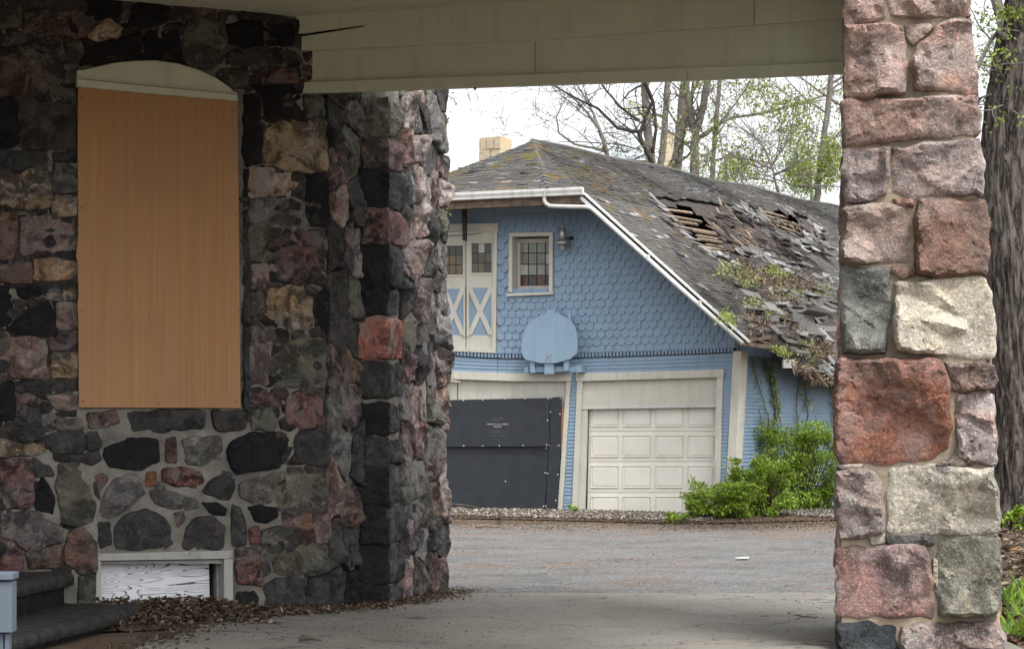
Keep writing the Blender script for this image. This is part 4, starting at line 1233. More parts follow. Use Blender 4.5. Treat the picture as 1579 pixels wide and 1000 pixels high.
T('sash_rail', "798,371.6 802,371.6 802,445 798,445", -0.225, 0.03, par=win); T('sash_rail', "798,368 854,367 854,373.2 798,374.2", -0.226, 0.03, par=win)
# ---------------------------------------------------------------- garage roof
OH = 1.00
WF = Wall((C0[0] - SD.x * OH, C0[1] - SD.y * OH), (WG.d.x, WG.d.y))     # plane of the overhanging verge
R1 = WF.px(899, 297); E1 = WF.px(1152, 529)
ctr = WG.px(718, 450)
WR = Wall((ctr.x, ctr.y), (SD.x, SD.y))                                  # vertical plane through the ridge
AP = WR.px(820, 214); RF = WR.px(1300, 321)
def par(p): return (p - AP).dot(SD) if False else None
# positions along the side direction at the back end of the roof
TL = (RF - AP).length
RIDGE_END = AP + (RF - AP) * 1.02
far = 14.6
R1f = R1 + SD * far + Vector((0, 0, 0.25)); E1f = E1 + SD * far + Vector((0, 0, -0.05))
hz = WF.px(843, 291).z
HR = WF.px(843, 290.5); 
uc = WF.uv(WF.px(718, 450))[0]; uR = WF.uv(R1)[0]; uHR = WF.uv(HR)[0]
HL = WF.at(uc + (uc - uHR) , HR.z)
L1 = WF.at(uc + (uc - uR), R1.z)
roof = empty('roof', (AP.x, AP.y, 5.0)); roof.parent = garage; roof.location = WL[roof.name] - WL[garage.name]

def mat_shingle():
    s = NT('weathered_roof_shingle')
    t = s.attr('tone')
    c = s.ramp(t, [(0.0, (0.055, 0.053, 0.051)), (0.5, (0.090, 0.087, 0.084)), (0.85, (0.128, 0.124, 0.120)), (1.0, (0.31, 0.315, 0.325))])
    c = s.mix(s.ramp(s.noise(2.0, 5, 0.65), [(0.35, 0), (0.7, 0.7)]), c, s.mix(1.0, c, (0.6, 0.58, 0.56), 'MULTIPLY'))
    gran = s.noise(130, 3, 0.7)
    c = s.mix(s.ramp(gran, [(0.5, 0), (0.7, 0.3)]), c, (0.17, 0.165, 0.16))
    # moss cushions
    ap = s.n.new('ShaderNodeVectorMath'); ap.operation = 'DISTANCE'
    s.l.new(s.pos, ap.inputs[0]); ap.inputs[1].default_value = tuple(AP + Vector((0.2, -1.2, -0.7)))
    near = s.ramp(s.math('DIVIDE', ap.outputs['Value'], 6.0), [(0.12, 1.0), (0.85, 0.0)])
    mn = s.noise(2.4, 5, 0.65, None, 0.3)
    mk = s.math('MULTIPLY', s.ramp(mn, [(0.535, 0), (0.575, 1)]), near)
    mc = s.mix(s.ramp(s.noise(1.4, 3), [(0.4, 0), (0.6, 1)]), (0.17, 0.10, 0.02), (0.105, 0.105, 0.026))
    mk = s.math('MULTIPLY', mk, s.ramp(s.noise(30, 5, 0.7), [(0.35, 0.1), (0.55, 1)]))
    c = s.mix(mk, c, mc)
    return s.done(c, 0.9, s.bump(s.noise(60, 6, 0.7), 0.5, 0.01), 0.25)
M_SHIN = mat_shingle()
M_FELT = mat_plain('rotted_felt_and_leaf_mould', (0.085, 0.068, 0.060), (0.03, 0.026, 0.024), 5, 0.95, 25, 1.0, 0.05)

def topx(p): return CX + p.x / p.y * FPX, HZ - (p.z - CAMH) / p.y * FPX
DAMAGE = P("1008,306 1040,303 1090,312 1120,316 1160,322 1205,322 1240,330 1268,346 1282,372 1262,392 1240,420 1210,448 1172,432 1140,405 1110,400 1086,388 1060,356")
HOLE = P("1050,341 1078,346 1104,352 1124,386 1094,392 1070,366")
HOLE2 = P("1184,340 1206,345 1238,352 1246,364 1226,362 1200,354")
OPEN = [HOLE, HOLE2, P("1028,316 1068,320 1092,348 1052,344"), P("1172,322 1218,328 1236,344 1190,338")]
EAVE = P("1150,500 1190,478 1240,490 1310,470 1310,600 1140,560")

def bil(a, b, c, d, u, v):   # a-b top edge, c-d bottom edge
    return a.lerp(b, u).lerp(c.lerp(d, u), v)

def shingle_patch(acc, a, b, c, d, R, course=0.095, tab=0.22, keep=None, sag=None):
    """lapped tabs over the bilinear patch a-b (upper edge) c-d (lower edge)"""
    H = max((c - a).length, (d - b).length)
    nrm0 = (b - a).cross(c - a).normalized()
    if nrm0.z < 0: nrm0 = -nrm0
    n = max(2, int(H / course))
    for j in range(n):
        v1 = (j + 1) / n; v0 = max(0.0, (j - 0.9) / n)
        Lb = (bil(a, b, c, d, 1, v1) - bil(a, b, c, d, 0, v1)).length
        if Lb < 0.05: continue
        m = max(1, int(Lb / tab)); off = R.random()
        for i in range(-1, m + 1):
            u0 = max(0, (i + off) / m); u1 = min(1, (i + 1 + off) / m - 0.012 / Lb)
            if u1 - u0 < 0.15 / m: continue
            w = R.uniform(-0.012, 0.012) / H
            q = [bil(a, b, c, d, u0, v0), bil(a, b, c, d, u1, v0), bil(a, b, c, d, u1, v1 + w), bil(a, b, c, d, u0, v1 + w)]
            if keep and not keep(q[2]): continue
            if sag: q = [p + Vector((0, 0, sag(p))) for p in q]
            lift = R.uniform(0.010, 0.020)
            curl = 0.0
            if R.random() < 0.04: curl = R.uniform(0.01, 0.035)
            q2 = [q[0] + nrm0 * 0.003, q[1] + nrm0 * 0.003, q[2] + nrm0 * (lift + curl), q[3] + nrm0 * (lift + curl * R.random())]
            lowe = [q[2] - nrm0 * 0.004, q[3] - nrm0 * 0.004]
            r = R.random()
            tone = R.uniform(0.25, 0.7) if r < 0.972 else R.uniform(0.86, 1.0)
            if curl and R.random() < 0.5: tone = R.uniform(0.85, 1.0)
            vs = q2 + lowe
            fs = [(0, 1, 2, 3), (3, 2, 4, 5)]
            if (q2[1] - q2[0]).cross(q2[2] - q2[0]).dot(nrm0) < 0: fs = [(3, 2, 1, 0), (5, 4, 2, 3)]
            acc.add(vs, fs, tone)
def sag(p):
    x, y = topx(p)      # the low eave has slumped towards the far end
    slump = -0.55 * smoothstep(1165, 1300, x) * smoothstep(455, 535, y)
    return slump - 0.10 * noise.noise(Vector((p.x * 0.35, p.y * 0.35, 1.7))) - 0.02
def keep_main(p):
    x, y = topx(p)
    j = 6 * noise.noise(Vector((x * 0.06, y * 0.06, 2)))
    if inside(DAMAGE, x + j, y + j): return False
    if x > 1160 and y > 470 and noise.noise(Vector((x * 0.05, y * 0.05, 9))) > -0.25: return False
    return True
R = random.Random(8)
a = Acc()
shingle_patch(a, AP, RIDGE_END, R1, R1f, R, keep=keep_main, sag=sag)
shingle_patch(a, R1, R1f, E1, E1f, R, keep=keep_main, sag=sag)
shingle_patch(a, AP, AP + (R1 - AP) * 0.001, HR, R1, R, sag=sag)
shingle_patch(a, AP, AP + (HL - AP) * 0.001, HR, HL, R, sag=sag)
a.build('roof_shingles', M_SHIN, roof)['kind'] = 'stuff'
# underlying boards (open where the roof has fallen in)
def deck(name, a, b, c, d, nu, nv, mat, dz=-0.055):
    vs, fs = [], []
    for j in range(nv + 1):
        for i in range(nu + 1):
            p = bil(a, b, c, d, i / nu, j / nv)
            vs.append(p + Vector((0, 0, dz + sag(p) - 0.01)))
    for j in range(nv):
        for i in range(nu):
            q = (j * (nu + 1) + i, j * (nu + 1) + i + 1, (j + 1) * (nu + 1) + i + 1, (j + 1) * (nu + 1) + i)
            cpt = sum((vs[k] for k in q), Vector()) / 4
            x, y = topx(cpt)
            if any(inside(h, x, y) for h in OPEN): continue
            fs.append(q)
    return mesh(name, vs, fs, mat, roof, False)
deck('roof_deck', AP, RIDGE_END, R1, R1f, 60, 14, M_FELT); deck('roof_deck', R1, R1f, E1, E1f, 60, 22, M_FELT)
deck('roof_deck', AP, AP + (R1 - AP) * 0.001, HR, R1, 3, 3, M_FELT); deck('roof_deck', AP, AP + (HL - AP) * 0.001, HR, HL, 6, 6, M_FELT)
# rear and left slopes close the building
BL = L1 + SD * far; BLe = WF.at(9.6, 2.6); 
v = [AP, RIDGE_END, BL, L1, HL]
mesh('left_slope', [p + Vector((0, 0, -0.06)) for p in (AP, RIDGE_END, BL, HL)], [(3, 2, 1, 0)], M_SHIN, roof, tones=[0.4])
mesh('left_slope', [p + Vector((0, 0, -0.06)) for p in (HL, BL, BLe + SD * far, BLe)], [(3, 2, 1, 0)], M_SHIN, roof, tones=[0.4])
mesh('rear_gable', [RIDGE_END, R1f, E1f, BLe + SD * far, BL], [(0, 1, 2, 3, 4)], M_BLUE, roof)
# hip cap shingles, one by one
n = 16
for i in range(n):
    t0, t1 = i / n, (i + 1.25) / n
    p0, p1 = AP.lerp(HR, t0), AP.lerp(HR, min(t1, 1.02))
    out = (HR - AP).normalized()
    sd = Vector((-WG.d.x, -WG.d.y, 0))
    lf_ = (HL - HR).normalized() * 0.17 + Vector((0, 0, -0.06)); rt_ = (R1 - HR).normalized() * 0.15 + SD * 0.09 + Vector((0, 0, -0.02))
    up = Vector((0, 0, 0.012 + sag(p0)))
    lift = Vector((0, 0, 0.024))
    q = [p0 + lf_ * 0.8 + up, p0 + up + Vector((0, 0, .015)), p0 + rt_ * 0.8 + up, p1 + rt_ + up + lift, p1 + up + lift + Vector((0, 0, .015)), p1 + lf_ + up + lift]
    th_ = Vector((0, 0, -0.012))
    vs = q + [p + th_ for p in q]
    fs = [(0, 1, 4, 5), (1, 2, 3, 4), (5, 4, 10, 11), (4, 3, 9, 10), (3, 2, 8, 9), (0, 5, 11, 6)]
    mesh('hip_cap', vs, fs, M_SHIN, roof, tones=[R.uniform(.3, .85)] * 6)
# ridge roll along the skyline
v, f = tube([AP.lerp(RIDGE_END, t / 24) + Vector((0, 0, sag(AP.lerp(RIDGE_END, t / 24)) + 0.0)) for t in range(25)], 0.05, 6)
mesh('ridge_roll', v, f, M_SHIN, roof, True, tones=[0.55] * len(f))

# gutter, fascia, soffit, bargeboard, downspout
zg = WF.px(893, 296).z
gl0, gl1 = WF.at(uc + (uc - uR) - 0.1, zg), WF.at(uR + 0.02, zg)
nrm = WF.n
prof = [(0.0, 0.055), (0.115, 0.055), (0.118, 0.035), (0.10, -0.02), (0.10, -0.05), (0.07, -0.062), (0.0, -0.062)]
vs, fs = [], []
for e in (WF.at(uR - 0.02, 0), WF.at(uc + 0.62, 0), WF.at(2 * uc - uR, 0)):
    for o_, z_ in prof: vs.append(Vector((e.x, e.y, zg + z_)) + nrm * o_)
m = len(prof)
for i in range(2):
    for q in range(m): fs.append((i * m + q, i * m + (q + 1) % m, (i + 1) * m + (q + 1) % m, (i + 1) * m + q))
fs += [tuple(range(m)), tuple(range(2 * m, 3 * m))]
gut = mesh('gutter', vs, fs, M_WHITE, garage)
bm = bmesh.new(); bm.from_mesh(gut.data); bmesh.ops.recalc_face_normals(bm, faces=bm.faces); bm.to_mesh(gut.data); bm.free()
e0 = WF.at(uHR + 0.0, 0)
v, f = box_pts(WF.at(uHR, zg - 0.065, 0.118), WF.d * -0.02, nrm * 0.006, Vector((0, 0, 0.13))); mesh('gutter_joint', v, f, M_WHITE, garage)
v, f = box_pts(WF.at(2 * uc - uR, zg + 0.06, 0.10), WF.d * (2 * uR - 2 * uc), nrm * -0.16, Vector((0, 0, 0.02))); mesh('drip_edge', v, f, M_WHITE, garage)
v, f = box_pts(WF.at(2 * uc - uR, zg - 0.10, -0.005), WF.d * (2 * uR - 2 * uc), nrm * -OH * 1.05, Vector((0, 0, 0.03))); mesh('soffit', v, f, M_ROTWOOD, garage)
v, f = box_pts(WF.at(2 * uc - uR, zg - 0.2, -0.01), WF.d * (2 * uR - 2 * uc), nrm * -0.03, Vector((0, 0, 0.10))); mesh('fascia', v, f, M_ROTWOOD, garage)
def rake(name, pxa, pxb, w, off, th, mat):
    f_ = [WF.px(*pxa, off), WF.px(*pxb, off), WF.px(pxb[0] - w * 0.67, pxb[1] + w * 0.74, off), WF.px(pxa[0] - w * 0.67, pxa[1] + w * 0.74, off)]
    return mesh(name, *prism(f_, [p - WF.n * th for p in f_]), mat, garage)
rake('verge_drip_edge', (900, 296.5), (1156, 526.5), 2.6, 0.05, 0.10, M_WHITE)
rake('verge_shade_strip', (898.5, 299.5), (1150, 526.5), 3.5, 0.0, 0.05, M_IRON)  # dark strip coloured as the shaded gap under the drip edge
rake('bargeboard', (897, 302), (1148, 528), 5.4, 0.03, 0.05, M_WHITE)
rake('verge_soffit', (897, 300), (1150, 528), 2.0, -0.06, 0.70, M_ROTWOOD)
dp = [WF.px(839.5, 303, 0.05), WF.px(839.7, 309, 0.05), WF.px(842, 314, 0.05), WF.px(848, 317.5, 0.05), WF.px(870, 318.3, 0.05), WF.px(905, 319, 0.05), WF.px(912, 321, 0.06), WF.px(919, 327, 0.07), WF.px(1040, 436, 0.07), WF.px(1146, 530, 0.07)]
v, f = tube(dp, 0.036, 10); mesh('downspout', v, f, M_WHITE, garage, True)
for px, py in ((1000, 401), (1080, 472)):
    a_ = WF.px(px, py, 0.12)
    v, f = box_pts(a_, WF.d * 0.03, nrm * -0.12, Vector((0, 0, 0.1))); mesh('downspout_strap', v, f, M_WHITE, garage)

# damaged area: battens over the opening, torn shingles, splinters
def on_roof(x, y, lift=0.0):
    """point of the lower roof slope seen at x,y"""
    r = Vector(((x - CX) / FPX, 1.0, (HZ - y) / FPX))
    best = None
    for (a_, b_, c_, d_) in ((AP, RIDGE_END, R1, R1f), (R1, R1f, E1, E1f)):
        n_ = (b_ - a_).cross(c_ - a_).normalized()
        if n_.z < 0: n_ = -n_
        D = (a_ - Vector((0, 0, CAMH))).dot(n_) / r.dot(n_)
        p = Vector((0, 0, CAMH)) + r * D
        if best is None or p.z + 0.0 < best[0].z: best = (p, n_)
    p, n_ = best
    return p + n_ * lift + Vector((0, 0, sag(p))), n_
M_BAT = mat_plain('split_roof_batten', (0.28, 0.215, 0.15), (0.10, 0.075, 0.055), 10, 0.9, 40, 0.5)
BATS = [(1018, 317, 1070, 324), (1026, 325, 1084, 335), (1036, 334, 1078, 340), (1046, 343, 1106, 352), (1078, 356, 1112, 361), (1080, 362.5, 1116, 367), (1092, 370.5, 1120, 374), (1082, 375, 1124, 381), (1090, 382.5, 1126, 387),
        (1172, 322, 1216, 331), (1176, 329, 1228, 341), (1182, 336, 1234, 349), (1190, 343, 1240, 357), (1072, 349, 1108, 355)]
for (x0, y0, x1, y1) in BATS:
    p, n_ = on_roof(x0, y0, -0.045); q, _ = on_roof(x1, y1, -0.045)
    dd = q - p; dn = n_.cross(dd).normalized() * R.uniform(0.05, 0.075)
    v, f = box_pts(p + Vector((0, 0, R.uniform(-.01, .01))), dd, dn, n_ * 0.035); mesh('roof_batten', v, f, M_BAT, roof)
def torn(name, x, y, w, l, ang, lift, tilt, mat, tone, curl=0.0, th=0.012):
    p, n_ = on_roof(x, y, lift)
    e1 = SD * math.cos(ang) + n_.cross(SD) * math.sin(ang); e1.normalize()
    e2 = n_.cross(e1).normalized()
    nn = (n_ + e2 * tilt).normalized(); e2 = nn.cross(e1).normalized()
    k = 4
    vs, fs = [], []
    for i in range(k + 1):
        t = i / k - 0.5
        bend = nn * (curl * (t * t * 4 - 0.3))
        for s_ in (-0.5, 0.5):
            c_ = p + e1 * w * s_ + e2 * l * t + bend
            vs += [c_ + nn * th, c_]
    for i in range(k):
        b_ = i * 4
        fs += [(b_, b_ + 4, b_ + 6, b_ + 2), (b_ + 1, b_ + 3, b_ + 7, b_ + 5), (b_, b_ + 1, b_ + 5, b_ + 4), (b_ + 2, b_ + 6, b_ + 7, b_ + 3)]
    fs += [(0, 2, 3, 1), (k * 4, k * 4 + 1, k * 4 + 3, k * 4 + 2)]
    o = mesh(name, vs, fs, mat, roof, tones=[tone] * len(fs))
    bm = bmesh.new(); bm.from_mesh(o.data); bmesh.ops.recalc_face_normals(bm, faces=bm.faces); bm.to_mesh(o.data); bm.free()
    return o
EDGE = [(1000, 303, 1000, 300), (1012, 309, 1108, 400)]
for i in range(13):     # pale torn edge left of the hole
    t = i / 12
    torn('torn_shingle', 1006 + 92 * t + R.uniform(-3, 3), 303 + 96 * t + R.uniform(-2, 2), R.uniform(.12, .2), R.uniform(.16, .28), R.uniform(-.2, .2), 0.03, R.uniform(-.1, .25), M_SHIN, R.uniform(.9, 1))
for (x0, y0, x1, y1, n) in ((1102, 398, 1140, 414, 9), (1138, 390, 1186, 396, 11), (1178, 398, 1206, 414, 7), (1232, 382, 1262, 372, 7), (1216, 408, 1250, 380, 9), (1128, 326, 1160, 336, 8), (1150, 332, 1180, 344, 7), (1238, 360, 1284, 384, 12), (1252, 390, 1290, 400, 8), (1208, 420, 1232, 408, 6), (1200, 318, 1226, 324, 4), (1254, 346, 1270, 352, 4), (1268, 418, 1284, 440, 4)):
    for i in range(n):
        t = (i + R.random()) / n
        torn('torn_shingle', x0 + (x1 - x0) * t + R.uniform(-3, 3), y0 + (y1 - y0) * t + R.uniform(-4, 4), R.uniform(.2, .36), R.uniform(.14, .3), R.uniform(-.5, .5), R.uniform(.02, .08), R.uniform(-.3, .4), M_SHIN, R.choice([R.uniform(.9, 1), R.uniform(.9, 1), R.uniform(.5, .85)]), R.uniform(0, .03))
for i in range(230):     # darker broken tabs strewn over the slope
    x, y = R.uniform(1095, 1285), R.uniform(312, 430)
    if not inside(DAMAGE, x, y) or any(inside(h, x, y) for h in OPEN): continue
    torn('torn_shingle', x, y, R.uniform(.12, .30), R.uniform(.10, .26), R.uniform(-1.5, 1.5), R.uniform(.0, .06), R.uniform(-.4, .5), M_SHIN if R.random() < .75 else M_FELT, R.uniform(.0, .8), R.uniform(0, .03))
for i in range(46):     # splintered wood
    x, y = (R.gauss(1112, 14), R.gauss(352, 22)) if i < 14 else ((R.gauss(1148, 14), R.gauss(358, 14)) if i < 36 else (R.gauss(1222, 18), R.gauss(352, 10)))
    torn('wood_splinter', x, y, R.uniform(.04, .09), R.uniform(.18, .45), R.uniform(-.9, .5), R.uniform(.02, .08), R.uniform(-.2, .3), M_BAT if R.random() < .6 else M_ROTWOOD, 0.5, 0.0)
# big curled sheets and the fallen eave
for (x, y, w, l, an, lf2, ti, tone, cu) in ((1236, 488, .75, .45, -.1, .16, .3, .86, .10), (1240, 497, .9, .4, .0, .10, -.5, .55, .06), (1276, 494, .5, .5, .5, .12, .4, .85, .04), (1266, 432, .6, .4, .3, .1, .5, .8, .08), (1284, 452, .5, .4, .2, .08, .2, .85, .05),
                                        (1186, 500, .6, .4, .1, .06, .1, .5, .03), (1200, 512, .6, .35, -.15, .06, .3, .55, .03), (1260, 470, .6, .3, .2, .05, -.2, .5, .03), (1250, 452, .5, .3, -.2, .06, .3, .92, .02), (1218, 478, .5, .3, 0, .05, .4, .7, .05), (1158, 494, .5, .3, 0, .04, .2, .5, .02), (1172, 506, .5, .3, .1, .03, .2, .45, .02)):
    torn('curled_roofing', x, y, w, l, an, lf2, ti, M_SHIN, tone, cu, 0.02)
OFE = (E1 - WS.o).dot(WS.n)
def hang(x0, x1, y0, y1, off, bow, tone, mat=M_SHIN, name='hanging_roofing'):
    k = 6; vs, fs = [], []
    for i in range(k + 1):
        t = i / k
        b_ = OFE + 0.04 + off * 0.5 + bow * math.sin(t * 1.7)
        y = y0 + (y1 - y0) * t
        for x in (x0, x1):
            p = WS.px(x + (y - y0) * 0.06, y, 0) + WS.n * b_
            vs += [p, p - WS.n * 0.02]
    for i in range(k):
        b_ = i * 4
        fs += [(b_, b_ + 4, b_ + 6, b_ + 2), (b_ + 1, b_ + 3, b_ + 7, b_ + 5), (b_, b_ + 1, b_ + 5, b_ + 4), (b_ + 2, b_ + 6, b_ + 7, b_ + 3)]
    fs += [(0, 2, 3, 1), (k * 4, k * 4 + 1, k * 4 + 3, k * 4 + 2)]
    o = mesh(name, vs, fs, mat, roof, tones=[tone] * len(fs))
    bm = bmesh.new(); bm.from_mesh(o.data); bmesh.ops.recalc_face_normals(bm, faces=bm.faces); bm.to_mesh(o.data); bm.free()
hang(1200, 1209, 512, 555, .30, .12, .8); hang(1211, 1226, 514, 560, .26, .10, .55); hang(1226, 1236, 516, 566, .20, .10, .4); hang(1236, 1262, 520, 572, .14, .05, .1, M_DARK, 'torn_felt')
hang(1253, 1272, 530, 556, .34, .16, .93); hang(1268, 1300, 512, 552, .30, .20, .5); hang(1256, 1298, 548, 572, .22, .16, .35); hang(1242, 1262, 510, 545, .26, .12, .6); hang(1176, 1200, 512, 530, .25, .1, .3)
f = [WS.px(1209, 554, OFE), WS.px(1225, 554, OFE), WS.px(1225, 567, OFE), WS.px(1209, 567, OFE)]
mesh('fallen_vent_plate', *prism(f, [p - WS.n * .03 for p in f]), M_WHITE, roof); f = [WS.px(1221, 557, OFE + .004), WS.px(1223, 557, OFE + .004), WS.px(1223, 564, OFE + .004), WS.px(1221, 564, OFE + .004)]
mesh('plate_slot', *prism(f, [p - WS.n * .003 for p in f]), M_IRON, roof)
hang(1184, 1196, 520, 540, .1, .1, .35); hang(1230, 1246, 548, 590, .2, .1, .45); hang(1272, 1290, 556, 584, .25, .12, .8); hang(1284, 1306, 540, 580, .3, .1, .5)
RX = random.Random(99)
for i in range(85):
    x, y = RX.uniform(1150, 1298), RX.uniform(446, 536)
    if y > 490 + (x - 1150) * 0.5: continue
    torn('torn_shingle', x, y, RX.uniform(.2, .55), RX.uniform(.15, .34), RX.uniform(-.5, .5), RX.uniform(.01, .12), RX.uniform(-.4, .5), M_SHIN, RX.choice([RX.uniform(.3, .7), RX.uniform(.4, .8), RX.uniform(.85, .98)]), RX.uniform(0, .022), .014)
# rotten eave timbers
for (xa, ya, xb, yb, r_) in ((1140, 533, 1205, 541, .07), (1150, 527, 1200, 520, .05), (1156, 522, 1186, 533, .04), (1200, 536, 1300, 560, .06), (1168, 512, 1176, 536, .04)):
    p, q = WS.px(xa, ya, OFE - .1), WS.px(xb, yb, OFE - .1)
    v, f = box_pts(p, q - p, WS.n * r_ * 1.4, Vector((0, 0, r_))); mesh('eave_timber', v, f, M_ROTWOOD, roof)
# pale stone chimney behind the hip
ch = Acc()
pc0 = pt(765, 215, 40.5)
cx_, cy_ = pc0.x, pc0.y
ua = Vector((math.cos(0.5), -math.sin(0.5), 0)); va = Vector((math.sin(0.5), math.cos(0.5), 0))
chim = mesh('chimney', *box_pts(Vector((cx_, cy_, 5.2)) - ua * .24 - va * .24, ua * .48, va * .48, Vector((0, 0, 2.15))), M_LIME, roof)
R = random.Random(3)
for j in range(6):
    for fc in range(2):
        nst = 2 + (j + fc) % 2
        xcur = 0
        for i in range(nst):
            wd = 0.48
            w = wd / nst
            o_ = Vector((cx_, cy_, 5.85 + j * 0.25)) - ua * .24 - va * .24
            if fc == 0: b_, e_, n_ = o_ + ua * (i * w), ua, -va
            else: b_, e_, n_ = o_ + va * (i * w), va, -ua
            v, f = box_pts(b_ + e_ * .008, e_ * (w - .016), n_ * R.uniform(.012, .04), Vector((0, 0, .235))); mesh('chimney_stone', v, f, M_LIME, chim)
# ---------------------------------------------------------------- things fixed on the garage front
def black(name, s, off, label, bow=0.0):
    poly = P(s)
    o = slab_px(name, WG, poly, off, 0.016, M_BLACKPLY)
    return tag(o, label, 'plywood', 'black plywood sheets over the garage opening')
bu = black('plywood_sheet', "640,618 684,616.5 846.5,613 846,687.5 640,688.5", 0.105, 'upper black plywood sheet with white stencilled print over the garage opening')
bl = black('plywood_sheet', "640,689.5 845.5,688.5 840.5,788 640,790", 0.045, 'lower black plywood sheet with few screws over the garage opening')
bs = black('plywood_sheet', "847.3,612.7 866,611 864.5,690 858.5,789 841.3,788.5 846.3,688", 0.068, 'narrow upright strip of black plywood beside the garage door jamb')
rw = T('bare_wood_edge', "866.4,629 870,629 867.5,700 864.8,690", 0.03, 0.02, M_RAWWOOD)
scr = None
SCR = [(714.5, 616.8, 0), (744, 616.2, 0), (778.5, 614.5, 0), (809.5, 614.2, 0), (845.3, 614.2, 0), (849.5, 613, 2), (864, 613, 2), (848.7, 634.5, 2), (863.4, 638, 2), (844.5, 647.5, 0), (715, 687, 0), (744.2, 687, 0), (770, 687, 0), (806.5, 686.5, 0), (843, 685.4, 0), (846.4, 686, 2), (842.5, 690.2, 1), (861.5, 686.4, 2), (840.7, 728.4, 1), (844.1, 729.5, 2), (860, 731, 2), (857, 771, 2), (838, 780, 1), (841.7, 779.5, 2), (779.5, 741.3, 1)]
M_SCREW = mat_plain('bright_screw_head', (0.62, 0.62, 0.60), (0.5, 0.5, 0.5), 20, 0.4, metal=0.3)
for x, y, w in SCR:
    par_, off = ((bu, .1055), (bl, .0455), (bs, .0685))[w]
    p = G(x, y, off)
    ro = WG.n.to_track_quat('Z', 'Y').to_euler()
    if scr is None:
        v, f = lathe((0, 0, 0), [(0.014, 0), (0.013, 0.004), (0.0, 0.006)], 8)
        scr = mesh('screw', v, f, M_SCREW, par_, org=(0, 0, 0)); scr.location = p - WL[par_.name]; scr.rotation_euler = ro
    else: inst('screw', scr, p, par_, ro)
# printed lettering (only partly legible in the photograph: two bright lines and faint ones around)
def text(s, x, y, h, off, mat, parent, width=None):
    cu = bpy.data.curves.new('lettering', 'FONT'); cu.body = s; cu.size = h; cu.align_x = 'CENTER'; cu.align_y = 'CENTER'
    o = bpy.data.objects.new('lettering', cu)
    COL.objects.link(o)
    dg = bpy.context.evaluated_depsgraph_get()
    me = bpy.data.meshes.new_from_object(o.evaluated_get(dg))
    bpy.data.objects.remove(o)
    me.materials.clear(); me.materials.append(mat)
    if width:
        xs_ = [v.co.x for v in me.vertices]; k_ = width / (max(xs_) - min(xs_))
        for v in me.vertices: v.co.x *= k_
    r = bpy.data.objects.new('lettering', me)
    link(r, parent, G(x, y, off))
    r.rotation_euler = (math.radians(90), 0, math.atan2(-WG.d.y, -WG.d.x))
    return r
M_INK = mat_plain('white_stencil_ink', (0.62, 0.63, 0.65), (0.45, 0.46, 0.48), 30, 0.7)
M_INK2 = mat_plain('faded_stencil_ink', (0.10, 0.105, 0.115), (0.06, 0.064, 0.07), 30, 0.7)
text('PRESENT IN ALL TIMBERS', 767.5, 653.6, 0.034, .1058, M_INK, bu, 36 / 84.5); text('PRODUCTS', 767.5, 657.4, 0.034, .1058, M_INK, bu, 13.5 / 84.5)
R = random.Random(12)
for (y, w) in ((643.4, 17), (645.4, 18), (647.6, 27), (663.2, 16), (665.5, 34), (671, 27)):      # worn, unreadable lines of small print
    a = Acc(); x = 767.5 - w / 2
    while x < 767.5 + w / 2:
        L = R.uniform(.5, 1.6)
        f = [G(x, y - .6, .1058), G(x + L, y - .6, .1058), G(x + L, y + .6, .1058), G(x, y + .6, .1058)]
        a.add(f, [(0, 1, 2, 3)]); x += L + R.choice([.3, .4, .9, 2.5])
    a.build('worn_lettering', M_INK2, bu)

bb = empty('basketball_backboard', G(848, 545, 0.3), 'pale blue fan-shaped basketball backboard without a hoop, fixed above the garage doors', 'backboard')
fan = [(790 + x / 8.333, 470 + y / 8.333) for x, y in P("125,640 168,700 350,745 560,745 742,695 830,622 837,500 835,390 803,283 742,200 645,132 570,106 500,98 400,113 292,163 202,248 147,348 120,480 115,600")]
slab_px('board', WG, fan, 0.36, 0.03, M_BLUEBOARD, bb, bevel=0.004)
B = lambda n, s, off, th: slab_px(n, WG, [(790 + x / 8.333, 470 + y / 8.333) for x, y in P(s)], off, th, M_BLUEBOARD, bb)
M_SCUFF = mat_plain('bare_scuffed_board', (0.17, 0.20, 0.25), (0.25, 0.24, 0.27), 30, .9)
for q_ in ("418,625 430,622 428,660 420,655", "425,640 470,650 500,625 510,660 470,690 440,715 415,720 430,690", "480,690 505,700 500,725 470,722", "395,90 410,88 408,104 398,102"):
    slab_px('paint_scuff', WG, [(790 + x / 8.333, 470 + y / 8.333) for x, y in P(q_)], 0.3615, 0.002, M_SCUFF, bb)
B('bracket_post', "228,690 282,690 288,868 232,872", 0.325, 0.06); B('bracket_post', "662,690 728,690 722,842 660,846", 0.325, 0.06); B('centre_block', "412,700 528,700 528,884 412,886", 0.33, 0.10)
B('cross_bar', "150,794 878,788 878,856 150,864", 0.26, 0.05); B('cross_bar', "190,300 800,300 800,350 190,350", 0.32, 0.06); B('end_block', "822,780 884,780 884,862 822,862", 0.30, 0.28); B('end_block', "152,790 205,790 205,866 152,866", 0.28, 0.26)
B('bracket_post', "714,66 752,66 752,300 714,300", 0.32, 0.05); B('bracket_post', "440,60 552,50 556,200 440,200", 0.32, 0.05)
B('stay', "560,60 600,110 600,300 560,300", 0.30, 0.28)

